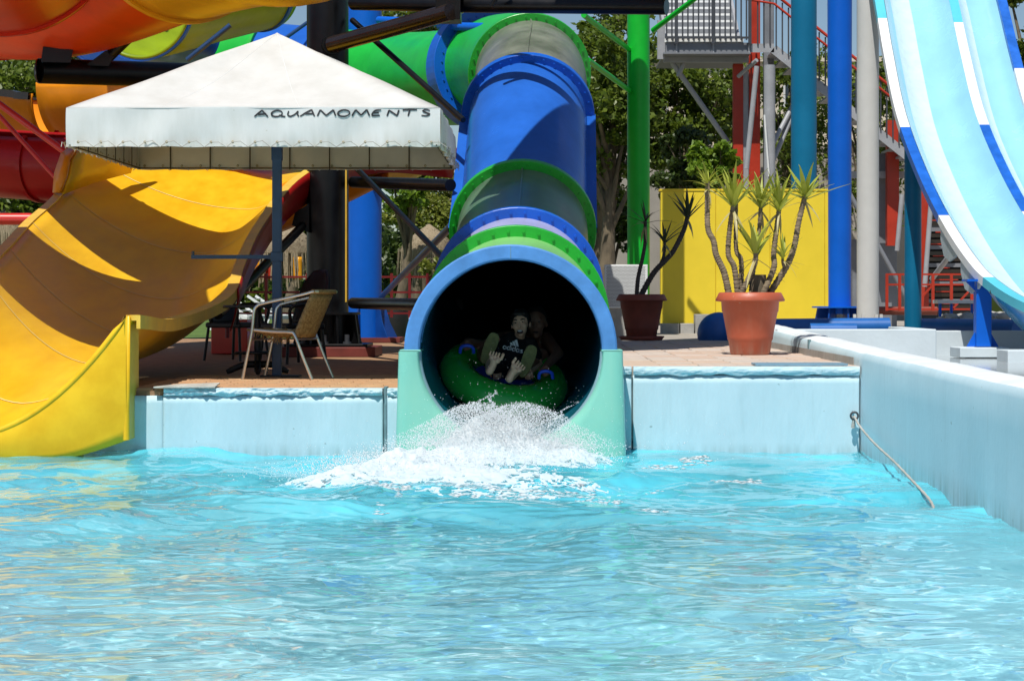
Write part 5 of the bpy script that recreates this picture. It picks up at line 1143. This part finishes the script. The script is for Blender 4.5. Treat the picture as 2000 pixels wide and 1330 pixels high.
# ------------------------------------------------------------------ splash
rng = np.random.default_rng(77)
def lump(x, y):
    d = 0
    for cx_, cy_, sx, sy, h_ in ((-.52, 14.75, .26, .30, .22), (-.16, 14.78, .36, .32, .24), (.18, 14.4, .26, .5, .12), (-.62, 14.1, .40, .5, .14), (-1.0, 13.4, .36, .55, .12), (-1.35, 12.95, .28, .4, .06), (-.55, 13.2, .6, .5, .07), (-.25, 12.6, .7, .45, .050), (-.75, 12.4, .5, .4, .042), (-.15, 11.8, .5, .3, .034)):
        d += h_ * math.exp(-((x - cx_) / sx) ** 2 - ((y - cy_) / sy) ** 2)
    f = .75 + .28 * noise.noise((x * 3.5, y * 2.2, 3)) + .26 * noise.noise((x * 9, y * 6, 8)) + .2 * noise.noise((x * 24, y * 15, 2))
    return d * max(.08, f)
rows = []
fx0, fx1, fy0, fy1 = -1.9, .95, 11.2, 15.06
nxx, nyy = 300, 230; H = [[lump(fx0 + (fx1 - fx0) * i / nxx, fy0 + (fy1 - fy0) * j / nyy) for i in range(nxx + 1)] for j in range(nyy + 1)]
vs, fs, ix = [], [], {}
for j in range(nyy):
    for i in range(nxx):
        if max(H[j][i], H[j][i + 1], H[j + 1][i], H[j + 1][i + 1]) > .036 + .03 * noise.noise((i * .05, j * .07, 1)) + .05 * noise.noise((i * .15, j * .2, 4)) + .035 * noise.noise((i * .38, j * .5, 9)):
            q = []
            for a, b_ in ((i, j), (i + 1, j), (i + 1, j + 1), (i, j + 1)):
                if (a, b_) not in ix:
                    x, y = fx0 + (fx1 - fx0) * a / nxx, fy0 + (fy1 - fy0) * b_ / nyy; ix[(a, b_)] = len(vs); vs.append((x + .02 * noise.noise((x * 20, y * 20, 1)), y, wave(x, y) - .015 + H[b_][a]))
                q.append(ix[(a, b_)])
            fs.append(q)
fm = bpy.data.materials.new('white_foam'); fm.use_nodes = True; nt = fm.node_tree; N = nt.nodes; L = nt.links
b = N['Principled BSDF']; b.inputs['Base Color'].default_value = (.96, .97, .98, 1); b.inputs['Roughness'].default_value = .6; b.inputs['Specular IOR Level'].default_value = .2
tr = N.new('ShaderNodeBsdfTranslucent'); tr.inputs[0].default_value = (.95, .98, .99, 1); mx = N.new('ShaderNodeMixShader'); mx.inputs[0].default_value = .45
nz = N.new('ShaderNodeTexNoise'); nz.inputs['Scale'].default_value = 45; nz.inputs['Detail'].default_value = 6; bp_ = N.new('ShaderNodeBump'); bp_.inputs['Strength'].default_value = .5; bp_.inputs['Distance'].default_value = .02
L.new(nz.outputs['Fac'], bp_.inputs['Height']); L.new(bp_.outputs[0], b.inputs['Normal']); L.new(b.outputs[0], mx.inputs[1]); L.new(tr.outputs[0], mx.inputs[2]); L.new(mx.outputs[0], N['Material Output'].inputs[0])
foam = MB().add(vs, fs, True).build('splash_foam', fm, fix=False); stuff(foam)
iv = np.array([(1, 0, 0), (-1, 0, 0), (0, 1, 0), (0, -1, 0), (0, 0, 1), (0, 0, -1)], float)
it = np.array([(0, 2, 4), (2, 1, 4), (1, 3, 4), (3, 0, 4), (2, 0, 5), (1, 2, 5), (3, 1, 5), (0, 3, 5)])
def drops(name, p, r, sq=None):
    n = len(p); sc_ = r[:, None, None] * (iv[None] if sq is None else iv[None] * sq[:, None, :]); v = (p[:, None, :] + sc_).reshape(-1, 3); f = (it[None] + (np.arange(n) * 6)[:, None, None]).reshape(-1, 3)
    me = bpy.data.meshes.new(name); me.vertices.add(len(v)); me.vertices.foreach_set('co', v.ravel().astype('f')); me.loops.add(f.size); me.loops.foreach_set('vertex_index', f.ravel().astype('i'))
    me.polygons.add(len(f)); me.polygons.foreach_set('loop_start', np.arange(0, f.size, 3, dtype='i')); me.polygons.foreach_set('use_smooth', np.ones(len(f), bool)); me.update(calc_edges=True); me.materials.append(fm)
    o = bpy.data.objects.new(name, me); col.objects.link(o); stuff(o); return o
pts, rad = [], []
def emit(n, c, s, zmax, r0, r1, pw_=2.0):
    x = rng.normal(c[0], s[0], n); y = np.minimum(rng.normal(c[1], s[1], n), 16.6)
    fall = np.exp(-((x - c[0]) / (2 * s[0])) ** 2); z = c[2] + zmax * fall * rng.random(n) ** pw_
    pts.append(np.stack([x, y, z], 1)); rad.append(r0 + (r1 - r0) * rng.random(n) ** 4 * np.where(rng.random(n) < .01, 2.2, 1))
emit(22000, (-.45, 14.68, .12), (.24, .16, 0), .30, .0014, .0055, 1.3); emit(22000, (-.14, 14.70, .10), (.25, .16, 0), .32, .0014, .0055, 1.3)
emit(6000, (.12, 14.40, .03), (.18, .3, 0), .16, .0016, .006); emit(9000, (-.65, 13.95, .05), (.36, .35, 0), .17, .0016, .006); emit(6000, (-1.05, 13.35, .03), (.32, .35, 0), .13, .0016, .006)
emit(170, (-.30, 15.3, .25), (.30, .3, 0), .6, .0012, .0026); emit(700, (-.2, 14.2, .1), (.8, .6, 0), .5, .0014, .004)
for sx_, sl_, h0, n_ in ((-.47, .10, .36, 90), (-.36, .03, .38, 120), (.1, .16, .30, 70)):   # thrown strands
    t = rng.random(n_); pts.append(np.stack([sx_ + sl_ * t + .02 * np.sin(9 * t) + rng.normal(0, .007, n_), 14.72 + rng.normal(0, .02, n_), h0 + .13 * t], 1)); rad.append(.002 + .0035 * (1 - t))
drops('spray_droplets', np.concatenate(pts), np.concatenate(rad))
# flecks of foam riding on the water
n = 9000; fx = rng.uniform(-2.6, 2.2, n * 4); fy = rng.uniform(9.6, 14.9, n * 4)
keep = [k for k in range(n * 4) if noise.noise((fx[k] * 1.3 + 4, fy[k] * .8, 6.)) + .6 * noise.noise((fx[k] * 4, fy[k] * 3, 2.)) - .9 * max(0, abs(fx[k] + .1) - .8) * .6 - .35 * abs(fy[k] - 12.6) * .5 > .18][:n]
p = np.array([(fx[k], fy[k], wave(fx[k], fy[k]) + .001) for k in keep]); r = .004 + .016 * rng.random(len(p)) ** 3
drops('foam_flecks', p, r, np.tile(np.array([[1.6, 1.2, .3]]), (len(p), 1)))
